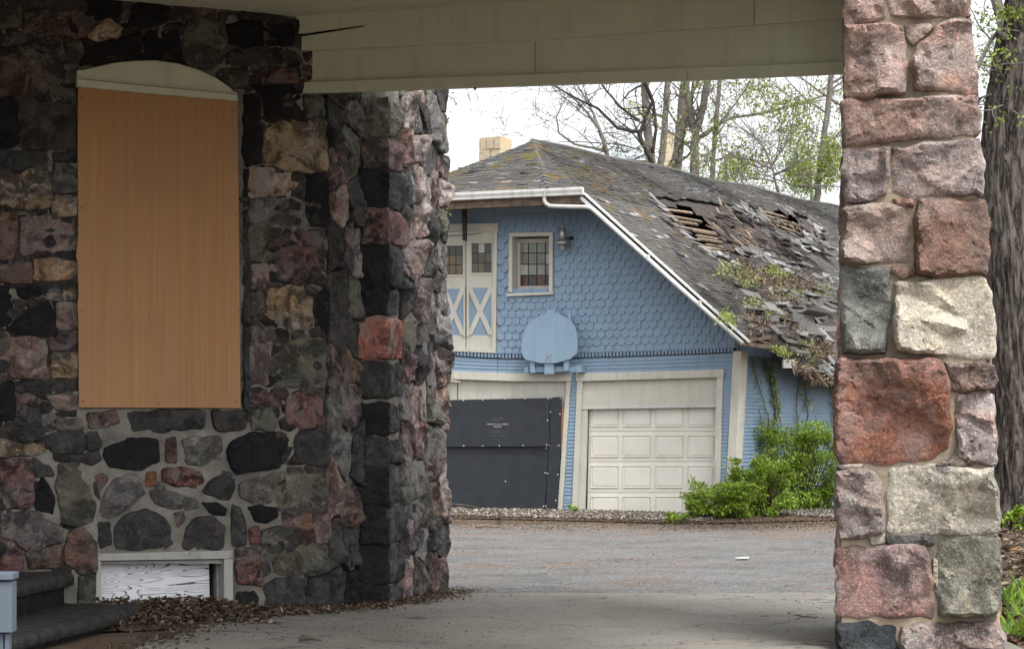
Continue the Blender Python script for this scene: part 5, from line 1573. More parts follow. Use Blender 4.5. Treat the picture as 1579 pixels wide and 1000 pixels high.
lp = empty('barn_lamp', G(868, 377, 0.22), 'galvanised barn lamp with bell shade on the blue shingled gable', 'lamp')
lc = G(867.6, 372, 0.22)
sc_ = 1 / 86.0
v, f = lathe(lc, [(0.0, 26 * sc_), (2.6 * sc_, 26 * sc_), (3.2 * sc_, 24 * sc_), (3.0 * sc_, 20 * sc_), (4.6 * sc_, 19 * sc_), (5.4 * sc_, 12 * sc_), (6.0 * sc_, 5 * sc_), (8.6 * sc_, 2 * sc_), (12.6 * sc_, -1.5 * sc_), (13.6 * sc_, -4 * sc_), (13.2 * sc_, -4.6 * sc_), (9 * sc_, -1.5 * sc_), (0, 0.5 * sc_)], 24)
mesh('shade', v, f, M_STEEL, lp, True)
s = NT('frosted_jar'); M_JAR = s.done((0.30, 0.31, 0.31), 0.25, None, 0.5)
v, f = lathe(lc, [(3.8 * sc_, -2 * sc_), (4.6 * sc_, -6 * sc_), (4.2 * sc_, -11 * sc_), (2.6 * sc_, -14.4 * sc_), (0, -15 * sc_)], 16)
mesh('glass_jar', v, f, M_JAR, lp, True)
v, f = tube([lc + Vector((0, 0, 0.05)), lc + (WG.at(0, 0) - WG.at(0.1, 0)).normalized() * 0.1 + Vector((0, 0, 0.07)) - WG.n * 0.08, G(882, 366, 0.02)], 0.014, 8)
mesh('bracket', v, f, M_IRON, lp, True)
v, f = lathe(G(882, 368, 0.02), [(0.0, 0.04), (0.045, 0.04), (0.045, -0.02), (0, -0.02)], 12); mesh('wall_box', v, f, M_IRON, lp, True)
# ---------------------------------------------------------------- leaves, gravel and litter
def leaf_quad(p, d, n, L, w, fold=0.25):
    """a folded leaf: base p, direction d, upper side n"""
    s_ = d.cross(n)
    if s_.length < 1e-5: s_ = Vector((1, 0, 0))
    s_.normalize(); n = s_.cross(d).normalized()
    m = p + d * (L * 0.45)
    return [p, m + s_ * w / 2 + n * w * fold, p + d * L, m - s_ * w / 2 + n * w * fold], [(0, 1, 2), (0, 2, 3)]
def rvec(R):
    while True:
        v = Vector((R.uniform(-1, 1), R.uniform(-1, 1), R.uniform(-1, 1)))
        if 0.05 < v.length < 1: return v.normalized()

M_LITTER = mat_leaf('dead_leaves', [(0.0, (0.030, 0.020, 0.014)), (0.45, (0.075, 0.050, 0.034)), (0.8, (0.145, 0.105, 0.072)), (0.97, (0.26, 0.21, 0.155)), (1.0, (0.30, 0.12, 0.045))], 0.1, 0.8)
M_SHRUB = mat_leaf('fresh_shrub_leaf', [(0.0, (0.09, 0.17, 0.024)), (0.5, (0.25, 0.38, 0.05)), (1.0, (0.47, 0.57, 0.10))], 0.35)
M_SPRING = mat_leaf('spring_leaf', [(0.0, (0.15, 0.20, 0.035)), (0.5, (0.27, 0.33, 0.07)), (1.0, (0.42, 0.46, 0.14))], 0.4)
M_FARLEAF = mat_leaf('far_foliage', [(0.0, (0.07, 0.14, 0.02)), (0.5, (0.15, 0.24, 0.035)), (1.0, (0.28, 0.36, 0.07))], 0.4)
M_BARK = mat_plain('grey_bark', (0.20, 0.185, 0.165), (0.12, 0.108, 0.096), 3, 0.95, 12, 0.7, 0.04, vec=(1, 1, 0.25))
M_BARKD = mat_plain('dark_bark', (0.040, 0.035, 0.032), (0.075, 0.066, 0.06), 4, 0.95, 14, 0.7, 0.03, vec=(1, 1, 0.3))
M_TWIG = mat_plain('dry_twig', (0.12, 0.09, 0.065), (0.06, 0.045, 0.035), 8, 0.9)
M_GRAVEL = mat_leaf('pale_gravel', [(0.0, (0.045, 0.038, 0.033)), (0.5, (0.135, 0.112, 0.096)), (0.9, (0.27, 0.235, 0.205)), (1.0, (0.48, 0.45, 0.42))], 0.0, 0.85)

def scatter(name, pts, R, L, mat, label, cat, flat=0.5, lift=0.02, wr=(0.4, 0.7), tones=None):
    a = Acc()
    for p in pts:
        d = Vector((R.uniform(-1, 1), R.uniform(-1, 1), R.uniform(-flat, flat) * 0.6)).normalized()
        n = (Vector((0, 0, 1)) + rvec(R) * flat).normalized()
        l = R.uniform(*L)
        a.add(*leaf_quad(p + Vector((0, 0, R.uniform(0.003, lift))), d, n, l, l * R.uniform(*wr), R.uniform(-.3, .5)), tone=(R.random() if tones is None else R.uniform(*tones)))
    o = a.build(name, mat)
    return tag(o, label, cat, kind='stuff')
R = random.Random(77)
# drift of leaves against the house wall and before the basement window
pts = []
for i in range(7000):
    u = R.uniform(0.0, 1.45) if i < 5500 else R.uniform(1.2, 2.0)
    q = abs(R.gauss(0, 0.30 if u < 1.3 else 0.18))
    base = WA.at(u, 0, 0.02 + q)
    depth = max(0.0, 1 - q / 0.75)
    hump = 0.13 * smoothstep(-0.3, 0.25, u) * smoothstep(1.55, 0.9, u) * depth ** 1.5
    pts.append(Vector((base.x, base.y, gz(base.x, base.y) + R.uniform(0.3, 1) * hump)))
scatter('leaf_litter', pts, R, (0.025, 0.065), M_LITTER, 'drift of brown dead leaves heaped against the basement window', 'leaf litter', 0.8, 0.03)
a = Acc()
for i in range(30):
    for j in range(12):
        pass
# a soft heap below so the drift is not hollow
vs, fs = [], []
nu, nv = 30, 12
for i in range(nu + 1):
    for j in range(nv + 1):
        u = -0.25 + 1.9 * i / nu; q = -0.12 + 0.95 * j / nv
        b_ = WA.at(u, 0, q); dpt = max(0, 1 - max(q, 0) / 0.8)
        h = 0.10 * smoothstep(-0.3, 0.25, u) * smoothstep(1.6, 0.9, u) * dpt ** 1.5 + 0.02 * noise.noise(Vector((u * 9, q * 9, 0)))
        vs.append(Vector((b_.x, b_.y, gz(b_.x, b_.y) + h - 0.02)))
for i in range(nu):
    for j in range(nv):
        k_ = i * (nv + 1) + j
        fs.append((k_, k_ + 1, k_ + nv + 2, k_ + nv + 1))
tag(mesh('leaf_mould', vs, fs, M_SOIL, None, True), 'dark crumbled leaf mould under the dead leaves by the basement window', 'leaf mould', kind='stuff')
# crumbs of litter along the buttress foot
pts = []
for i in range(2600):
    t = R.random()
    seg = R.choice([(K1, K2, W1), (K2, K3, W2), (K3, K4, W3), (K3, K4, W3), (K3, K4, W3)])
    b_ = Vector((seg[0][0] + (seg[1][0] - seg[0][0]) * t, seg[0][1] + (seg[1][1] - seg[0][1]) * t, 0)) + seg[2].n * (0.03 + abs(R.gauss(0, 0.16))) + Vector((R.uniform(-.05, .05), R.uniform(-.25, .1), 0))
    b_.z = gz(b_.x, b_.y) + 0.012 * R.random(); pts.append(b_)
scatter('litter_crumbs', pts, R, (0.012, 0.045), M_LITTER, 'brown crumbs and bark bits along the foot of the stone buttress', 'leaf litter', 0.5, 0.012)
pts = []
for i in range(1500):
    y = R.uniform(10.5, 16.4)
    x = lerpline([(6, -3.2), (12, -2.75), (15, -2.15), (16.1, -1.25), (17.4, -0.7)], y) + R.gauss(0.02, 0.14)
    pts.append(Vector((x, y, gz(x, y) + 0.003)))
scatter('slab_edge_litter', pts, R, (0.012, 0.05), M_LITTER, 'brown leaf bits fringing the concrete edge beside the steps', 'leaf litter', 0.4, 0.012)
# thin litter over the driveway, gathered in windrows
pts = []
while len(pts) < 9000:
    x, y = R.uniform(-2.5, 6.5), R.uniform(9.5, 31.5)
    d = noise.noise(Vector((x * 0.45, y * 0.9, 5))) + (0.28 if y > 28 else 0) + (0.35 if y > 30 else 0) + (0.3 if (x > 2.6 and y > 19) else 0) + (0.35 if x > 1.75 and y < 17 else 0) + (0.25 if abs(y - 17.2) < 0.12 else 0)
    if d < R.uniform(-0.05, 0.75): continue
    pts.append(Vector((x, y, gz(x, y) + 0.002)))
scatter('driveway_litter', pts, R, (0.008, 0.028), M_LITTER, 'thin scatter of brown leaf bits and seeds over the driveway', 'leaf litter', 0.3, 0.008)
pts = []
for i in range(22000):
    y = R.uniform(28.0, 32.9); x = R.uniform(-1.5, 8.5)
    if R.random() > smoothstep(28.0, 31.4, y) * (0.55 + 0.45 * smoothstep(1, 5, x)): continue
    pts.append(Vector((x, y, gz(x, y) + 0.002 + 0.03 * smoothstep(31.3, 32.2, y))))
scatter('driveway_edge_litter', pts, R, (0.015, 0.05), M_LITTER, 'reddish brown litter band along the gravel before the garage', 'leaf litter', 0.3, 0.01, tones=(0.35, 0.98))
# bank of leaves right of the pillar
pts = []
for i in range(7000):
    D = 13.5 + 20 * R.random() ** 1.3; px = R.uniform(1500, 1700)
    x = (px - CX) / FPX * D
    pts.append(Vector((x, D, gz(x, D) - 0.025)))
scatter('bank_litter', pts, R, (0.05, 0.13), M_LITTER, 'dead leaves on the bank between pillar and big tree', 'leaf litter', 0.5, 0.04)

# gravel strip at the garage doors: low-poly pebbles
def pebble(R, p, r):
    vs = []
    for (x, y, z) in ((1, 0, 0), (-1, 0, 0), (0, 1, 0), (0, -1, 0), (0, 0, 1), (0, 0, -1)):
        k_ = r * R.uniform(0.6, 1.2); vs.append(p + Vector((x * k_, y * k_, z * k_ * 0.7)))
    return vs, [(0, 2, 4), (2, 1, 4), (1, 3, 4), (3, 0, 4), (2, 0, 5), (1, 2, 5), (3, 1, 5), (0, 3, 5)]
a = Acc()
for i in range(7500):
    u = R.uniform(-3.6, 5.6); q = R.uniform(0.0, 1.0) ** 0.8 * (1.75 if u > 0 else 2.2) 
    b_ = (WG.at(u, 0, 0.08 + q) if u > 0 else Vector((C0[0], C0[1], 0)) + SD * (-u * 0.75) + WS.n * (0.15 + q))
    z = gz(b_.x, b_.y) + 0.055 * smoothstep(1.9, 0.6, q) + 0.012
    a.add(*pebble(R, Vector((b_.x, b_.y, z + R.uniform(0, .02))), R.uniform(0.014, 0.034)), tone=min(1, R.random() ** 1.1))
tag(a.build('gravel_strip', M_GRAVEL), 'strip of pale washed gravel along the foot of the garage doors', 'gravel', kind='stuff')
vs, fs = [], []
pts2 = [(-3.4, None)]
for i in range(41):
    u = -3.6 + 9.2 * i / 40
    for j in range(9):
        q = 2.0 * j / 8 - 0.1
        b_ = (WG.at(u, 0, 0.05 + q) if u > 0 else Vector((C0[0], C0[1], 0)) + SD * (-u * 0.75) + WS.n * (0.1 + q))
        vs.append(Vector((b_.x, b_.y, gz(b_.x, b_.y) + 0.055 * smoothstep(1.9, 0.6, q) - 0.006)))
for i in range(40):
    for j in range(8):
        fs.append((i * 9 + j, i * 9 + j + 1, i * 9 + j + 10, i * 9 + j + 9))
o = mesh('gravel_bed', vs, fs, M_SOIL, None, True); o['kind'] = 'structure'

# ---------------------------------------------------------------- shrubs by the corner of the garage
def shrub(name, c, rx, ry, h, nst, nl, R, label, L=(0.035, 0.085), clip_=None):
    e = empty(name, c, label, 'shrub')
    st = Acc(); lv = Acc()
    blobs = [(Vector((R.uniform(-.9, .9) * rx, R.uniform(-.7, .7) * ry, h * R.uniform(.08, .92))), R.uniform(.12, .36)) for _ in range(nst)]
    for b_, r in blobs:
        v, f = tube([Vector(c) + Vector((b_.x * .15, b_.y * .15, 0)), Vector(c) + Vector((b_.x * .7, b_.y * .7, b_.z * .6)), Vector(c) + b_], [0.014, 0.009, 0.004], 5); st.add(v, f)
    tip = max(b_.z for b_, r in blobs)
    for i in range(nl):
        b_, r = R.choice(blobs)
        # leaves hang in layered sprays on the outside of each clump
        v = rvec(R); v.z *= 0.7
        rad = r * (0.45 + 0.6 * R.random() ** 0.5)
        p = Vector(c) + b_ + Vector((v.x * rx * rad, v.y * ry * rad, v.z * h * 0.42 * rad * 2 * 0.62))
        if p.z < c[2] + 0.02: p.z = c[2] + R.uniform(0.02, .15)
        if clip_ and not clip_(p): continue
        out = (p - Vector(c) - Vector((0, 0, h * 0.3))).normalized()
        d = (out + rvec(R) * 0.7 + Vector((0, 0, -0.35))).normalized()
        l = R.uniform(*L)
        lv.add(*leaf_quad(p, d, (Vector((0, 0, 1)) + rvec(R) * 0.6).normalized(), l, l * R.uniform(.35, .5), .22), tone=max(0, min(1, R.gauss(.5, .3))))
    for i in range(int(nst * 0.8)):      # loose shoots that break the outline
        b_, r = R.choice(blobs)
        d = (Vector((b_.x / rx, b_.y / ry, 0)) * 0.8 + Vector((R.uniform(-.5, .5), R.uniform(-.5, .5), R.uniform(.1, .9)))).normalized()
        ln = h * R.uniform(.18, .38); q0 = Vector(c) + b_
        pts = [q0 + d * ln * t + Vector((0, 0, -0.12 * ln * t * t)) for t in (0, .33, .66, 1)]
        if clip_ and not all(clip_(q) for q in pts): continue
        st.add(*tube(pts, [.006, .005, .004, .002], 4))
        for q in pts[1:]:
            for _ in range(5):
                l = R.uniform(*L); dd = (d * .5 + rvec(R)).normalized()
                lv.add(*leaf_quad(q + rvec(R) * .03, dd, (Vector((0, 0, 1)) + rvec(R) * .5).normalized(), l, l * .42, .2), tone=max(0, min(1, R.gauss(.65, .25))))
    st.build('stems', M_TWIG, e, True); o = lv.build('foliage', M_SHRUB, e); o['kind'] = 'stuff'
    return e
WSO = WS.o
def outside(p): return (p - WSO).dot(WS.n) > 0.03 or (p - WSO).dot(SD) < -0.05
R = random.Random(31)
p = Vector((*gx(1232, 34.9), 0)); p.z = gz(p.x, p.y)
shrub('green_shrub', p, 0.98, 0.55, 1.62, 120, 24000, R, 'large bright green shrub against the blue side wall of the garage', clip_=outside)
p = Vector((*gx(1174, 33.4), 0)); p.z = gz(p.x, p.y)
shrub('green_shrub', p, 0.52, 0.4, 1.05, 60, 9000, R, 'middle-sized green shrub between the corner board and the large shrub', clip_=outside)
p = Vector((*gx(1110, 32.9), 0)); p.z = gz(p.x, p.y)
shrub('green_shrub', p, 0.56, 0.42, 0.62, 60, 9000, R, 'low spreading green shrub at the right end of the white garage door')
p = Vector((*gx(1046, 32.3), 0)); p.z = gz(p.x, p.y)
shrub('weed_plant', p, 0.13, 0.12, 0.10, 6, 90, R, 'small broad-leaved weed in the gravel before the white garage door', (0.09, 0.15))
p = Vector((*gx(885, 34.2), 0)); p.z = gz(p.x, p.y)
shrub('grass_tuft', p, 0.07, 0.06, 0.16, 5, 120, R, 'small green tuft at the foot of the post between the garage doors', (0.05, 0.10))
p = Vector((*gx(1556, 29.5), 0)); p.z = gz(p.x, p.y)
shrub('green_shrub', p, 0.32, 0.4, 0.34, 14, 1200, R, 'low green seedling shrub at the foot of the big dark tree', (0.06, .11))
# broad grass blades and leaves by the pillar foot
g = Acc()
for i in range(320):
    D = R.uniform(13.6, 17.5); px = R.uniform(1545, 1680); x = (px - CX) / FPX * D
    b_ = Vector((x, D, gz(x, D) - .02)); d = Vector((R.uniform(-.7, .7), R.uniform(-.7, .7), R.uniform(.35, 1.1))).normalized()
    g.add(*leaf_quad(b_, d, rvec(R), R.uniform(.10, .30), R.uniform(.015, .05), .2), tone=R.uniform(0, .4))
tag(g.build('ground_plants', M_SHRUB), 'green grass and lily-like leaves beside the pillar foot', 'ground plants', kind='stuff')

# ---------------------------------------------------------------- creeper on the side wall and on the broken eave
vine = empty('creeper', WS.at(1.0, -0.15, 0.03), 'thin climbing creeper on the blue side wall and over the broken eave', 'creeper')
st, lv = Acc(), Acc()
VL = ["1188,690 1184,640 1172,600 1162,570 1160,548", "1190,690 1196,640 1192,600 1184,575 1176,545", "1208,690 1202,640 1192,590 1182,560", "1226,700 1230,650 1228,610 1236,575 1232,540", "1238,690 1246,640 1240,600 1246,560 1240,530", "1286,660 1284,620 1276,585 1270,560", "1196,640 1190,600 1190,565 1196,535", "1172,690 1176,660 1170,630"]
for s_ in VL:
    q = [WS.px(x, y, 0.045) for x, y in P(s_)]
    pl_ = []
    for i in range(len(q) - 1):
        for j in range(5):
            pp = q[i].lerp(q[i + 1], j / 5); pl_.append(pp + WS.d * R.uniform(-.03, .03))
    pl_.append(q[-1])
    st.add(*tube(pl_, [0.011 - 0.007 * i / len(pl_) for i in range(len(pl_))], 5))
    for pp in pl_:
        if R.random() < 0.25: continue
        for i in range(R.choice([3, 6, 8, 12])):
            b_ = pp + WS.d * R.gauss(0, .09) + Vector((0, 0, R.gauss(0, .06))) + WS.n * R.uniform(0.0, .06)
            d = (Vector((0, 0, -1)) + WS.d * R.uniform(-.8, .8) + WS.n * R.uniform(0, .7)).normalized()
            lv.add(*leaf_quad(b_, d, WS.n, R.uniform(.05, .09), R.uniform(.035, .06), .1), tone=R.uniform(0, .5))
st.build('stems', M_TWIG, vine, True)
lv.build('foliage', M_SPRING, vine)['kind'] = 'stuff'
# dry growth and young leaves on the lower roof
heap, grn = Acc(), Acc()
HEAPZ = [(1150, 428, 30, 12), (1185, 440, 34, 14), (1220, 440, 30, 10), (1250, 450, 25, 12), (1230, 500, 40, 14), (1200, 470, 30, 14), (1160, 480, 14, 20), (1250, 545, 26, 16), (1180, 500, 20, 12), (1268, 510, 18, 8)]
for i in range(3800):
    x0, y0, sx, sy = R.choice(HEAPZ)
    x, y = R.gauss(x0, sx * .6), R.gauss(y0, sy * .6)
    if x > 1310 or y < 400: continue
    p, n_ = on_roof(x, min(y, 540), R.uniform(.02, .10))
    heap.add(*leaf_quad(p, rvec(R), (n_ + rvec(R) * .7).normalized(), R.uniform(.05, .16), R.uniform(.012, .035), .2), tone=R.uniform(.45, .97))
tag(heap.build('roof_debris', M_LITTER), 'dead leaves and dry stalks heaped on the lower garage roof', 'leaf litter', kind='stuff')
for i in range(1100):
    x0, y0, sx, sy = R.choice([(1118, 424, 14, 8), (1135, 434, 16, 7), (1150, 446, 10, 5), (1188, 424, 8, 5), (1200, 432, 10, 4), (1215, 462, 10, 5), (1158, 472, 8, 5), (1185, 486, 10, 8), (1265, 458, 12, 6), (1112, 492, 6, 6), (1120, 502, 7, 5), (1245, 520, 16, 14), (1200, 545, 8, 6)])
    x, y = R.gauss(x0, sx * .9), R.gauss(y0, sy * .8)
    if x > 1300: continue
    p, n_ = on_roof(x, min(y, 540), R.uniform(.06, .16))
    grn.add(*leaf_quad(p, rvec(R), (n_ + rvec(R) * .5).normalized(), R.uniform(.03, .065), R.uniform(.02, .04), .15), tone=R.uniform(0, .7))
grn.build('roof_foliage', M_SPRING, vine)['kind'] = 'stuff'

# ---------------------------------------------------------------- trees
def grow(acc, leaves, p, d, L, r, depth, R, lf=0.0, up=0.12, maxd=3, seg=4, kids=3, wig=0.22):
    pts = [p]; rad = [r]
    for i in range(seg):
        d = (d + rvec(R) * wig + Vector((0, 0, up * 0.3))).normalized()
        p = p + d * (L / seg); pts.append(p); rad.append(max(r * (1 - 0.62 * (i + 1) / seg), 0.006))
    acc.add(*tube(pts, rad, 6 if r > 0.05 else 4, False))
    if leaves is not None and lf > 0 and depth >= maxd - 1:
        for q in pts[1:]:
            if R.random() < lf:
                for i in range(R.choice([3, 5, 8])):
                    b_ = q + rvec(R) * 0.16
                    leaves.add(*leaf_quad(b_, (rvec(R) + Vector((0, 0, -.2))).normalized(), rvec(R), R.uniform(.06, .12), R.uniform(.035, .06), .2), tone=R.random())
    if depth < maxd:
        for i in range(kids + (depth == 0)):
            k_ = R.randint(1, seg)
            dd = (d + rvec(R) * 0.95).normalized()
            grow(acc, leaves, pts[k_], dd, L * R.uniform(.45, .7), max(rad[k_] * R.uniform(.5, .75), .008), depth + 1, R, lf, up, maxd, seg, kids, wig)
def tree(name, label, D, limbs, R, mat=None, lf=0.0, lmat=None, twig=(4, 1.6), group=None, leafpx=(), maxd=2, base_w=None):
    """limbs: list of (pixel polyline, width px at start, width px at end); the first one is the trunk and runs down to the ground"""
    sc = D / FPX
    tp = P(limbs[0][0]); x0, y0 = tp[0]
    b_ = pt(x0, y0, D); gx_, gy_ = b_.x, b_.y
    z0 = gz(gx_, gy_) - 0.3
    e = empty(name, (gx_, gy_, z0), label, 'tree', group)
    wood, lv = Acc(), Acc()
    for li, (s_, w0, w1) in enumerate(limbs):
        pp = P(s_); ps = []
        dep = 0.0; dr = R.uniform(-.25, .25) if li else 0
        for i, (x, y) in enumerate(pp):
            ps.append(pt(x, y, D + dep)); dep += dr * (0.8 if i else 0.4)
        if li == 0: ps = [Vector((gx_, gy_, z0))] + ps
        fine, rad = [], []
        ws = [w0 + (w1 - w0) * i / (len(ps) - 1) for i in range(len(ps))]
        for i in range(len(ps) - 1):
            for j in range(4):
                t = j / 4
                q = ps[i].lerp(ps[i + 1], t)
                fine.append(q + rvec(R) * ws[i] * sc * 0.10); rad.append((ws[i] + (ws[i + 1] - ws[i]) * t) * sc * 0.5)
        fine.append(ps[-1]); rad.append(w1 * sc * .5)
        wood.add(*tube(fine, [q_ * 1.2 for q_ in rad], 8))
        # branchlets along it
        nb = twig[0]
        m0 = len(fine) // 3 if li == 0 else 1
        for i in range(nb):
            k_ = R.randint(m0, len(fine) - 1)
            d = ((fine[-1] - fine[-2]).normalized() * .5 + rvec(R)).normalized()
            grow(wood, lv, fine[k_], d, twig[1] * R.uniform(.6, 1.3), min(rad[k_] * .55, .05), 1, R, lf, .15, maxd, 4, 2, .3)
        if lf > 0:
            grow(wood, lv, fine[-1], (fine[-1] - fine[-3]).normalized(), twig[1] * 1.5, rad[-1] * .9, 0, R, lf, .2, maxd, 4, 3)
        else:
            grow(wood, None, fine[-1], (fine[-1] - fine[-3]).normalized(), twig[1] * 1.5, rad[-1] * .9, 0, R, 0, .2, maxd, 4, 3)
    wood.build('trunk', mat or M_BARK, e, True)
    for (x, y, rx, ry, n) in leafpx:
        for i in range(n):
            v = rvec(R) * (R.random() ** .5)
            p = pt(x + v.x * rx, y + v.z * ry, D + v.y * rx * sc * 2)
            lv.add(*leaf_quad(p, (rvec(R) + Vector((0, 0, -.3))).normalized(), rvec(R), R.uniform(.07, .14), R.uniform(.045, .08), .2), tone=R.random())
    if lv.v: lv.build('crown', lmat or M_SPRING, e)['kind'] = 'stuff'
    return e
R = random.Random(19)
GT = 'bare spring trees behind the garage'
tree('bare_tree', 'small bare tree leaning left, nearest the hip of the garage roof', 56, [("938,250 935,231 924,198 904,172 887,153 866,139", 7, 2), ("924,198 914,172 902,150 890,132", 4, 2), ("935,234 915,228 885,222 862,205 858,180 868,160", 4, 1.5), ("990,232 955,222 900,219 860,218", 3, 1)], R, M_BARK, twig=(7, 1.4), group=GT, maxd=3)
tree('bare_tree', 'dark crooked bare tree with long limbs reaching left', 52, [("1006,250 994,228 986,206 998,175 1006,156 994,132 985,105", 7, 3), ("986,203 953,198 922,167 891,153 866,139 850,130", 5, 1.5), ("986,187 956,164 932,136 920,118", 4, 2), ("1006,236 1012,200 1008,158 996,128 990,100", 5, 2.5), ("994,228 975,205 965,195", 3, 1)], R, M_BARKD, twig=(7, 1.3), group=GT, maxd=3)
tree('bare_tree', 'straight grey trunk just right of the dark crooked tree', 60, [("1003,248 1000,215 997,187 995,128 992,60", 13, 10)], R, M_BARK, twig=(4, 1.5), group=GT)
tree('bare_tree', 'slim straight grey trunk in front of the tan chimney', 60, [("1019,255 1022,225 1025,197 1029,130 1034,60", 10, 8)], R, M_BARK, twig=(4, 1.5), group=GT)
tree('bare_tree', 'thick grey trunk with a dark vine stem winding up it', 58, [("1042,262 1046,225 1051,187 1056,128 1060,60", 15, 12)], R, M_BARK, twig=(4, 1.6), group=GT)
tree('bare_tree', 'dark vine-like stem climbing beside the thick grey trunk', 57, [("1039,258 1048,232 1058,195 1066,160 1069,128 1072,90", 5, 4)], R, M_BARKD, twig=(3, 1.2), group=GT)
tree('bare_tree', 'forked grey tree with one long limb reaching towards the pillar', 57, [("1070,268 1071,235 1073,203 1084,166 1091,128 1098,80", 14, 8), ("1072,205 1064,182 1058,130 1052,80", 10, 7), ("1078,212 1108,192 1130,181 1180,174 1254,153 1295,138 1330,120", 5, 2.5), ("1100,250 1125,240 1170,248 1230,262", 3, 1)], R, M_BARK, .10, M_SPRING, (6, 1.7), GT, [(1085, 125, 6, 10, 20), (1130, 180, 30, 16, 20)])
tree('bare_tree', 'thin leaning grey trunk with yellow-green tufts', 56, [("1098,275 1100,240 1103,203 1110,128 1114,90", 7, 5.5), ("1110,190 1130,165 1148,140 1160,118", 3, 1.5)], R, M_BARK, .35, M_SPRING, (6, 1.4), GT, [(1103, 200, 5, 30, 160), (1160, 140, 34, 24, 160), (1120, 240, 36, 20, 120), (1180, 130, 24, 18, 110)])
tree('bare_tree', 'slender grey trunk beside the pillar with a limb to the right', 54, [("1259,320 1262,275 1267,234 1276,172 1282,116 1286,80", 10, 7), ("1266,226 1285,212 1300,206 1330,190", 5, 2), ("1275,175 1240,150 1220,130 1205,112", 3, 1), ("1262,290 1220,285 1180,270 1130,266", 2.5, 1), ("1300,165 1262,140 1236,120", 4, 2)], R, M_BARK, .30, M_SPRING, (9, 1.8), GT, [(1280, 250, 20, 45, 1100), (1240, 262, 34, 26, 700), (1230, 190, 36, 40, 420), (1200, 160, 40, 30, 320), (1150, 255, 40, 22, 320)], maxd=3)
tree('bare_tree', 'tangle of thin bare boughs low over the roof ridge', 50, [("1200,300 1192,262 1180,232 1160,205", 4, 2), ("1192,262 1160,246 1120,242 1085,250", 3, 1), ("1195,270 1230,250 1262,240 1295,236", 3, 1), ("1190,255 1210,225 1222,190 1230,160", 3, 1), ("1196,280 1150,272 1120,262", 2.5, 1), ("1194,268 1215,262 1250,285 1300,288", 3, 1.5), ("1185,240 1170,215 1140,195", 2.5, 1)], R, M_BARK, .15, M_SPRING, (11, 1.5), GT, maxd=3)
for i, (x, y, D, w, h, n, lab) in enumerate(((1250, 262, 78, 70, 60, 2600, 'pale green leafy tree far behind the slender trunk'), (1120, 262, 85, 70, 34, 1200, 'low pale green tree far behind the roof ridge'), (1340, 240, 80, 60, 120, 2200, 'pale green tree far behind the stone pillar'), (1560, 360, 75, 60, 130, 2500, 'green tree far behind the big dark trunk'), (1545, 90, 70, 60, 120, 900, 'thin leafy tree top behind the big dark trunk'))):
    tree('leafy_tree', lab, D, [("%d,%d %d,%d %d,%d" % (x, 560, x + 3, y + h, x - 2, y - h * .4), 9, 2)], R, M_BARK, .25, M_FARLEAF, (9, 2.6), 'leafy trees far behind', [(x + R.uniform(-.5, .5) * w, y + R.uniform(-.5, .6) * h, w * R.uniform(.25, .5), h * R.uniform(.25, .5), n // 8) for _ in range(7)])
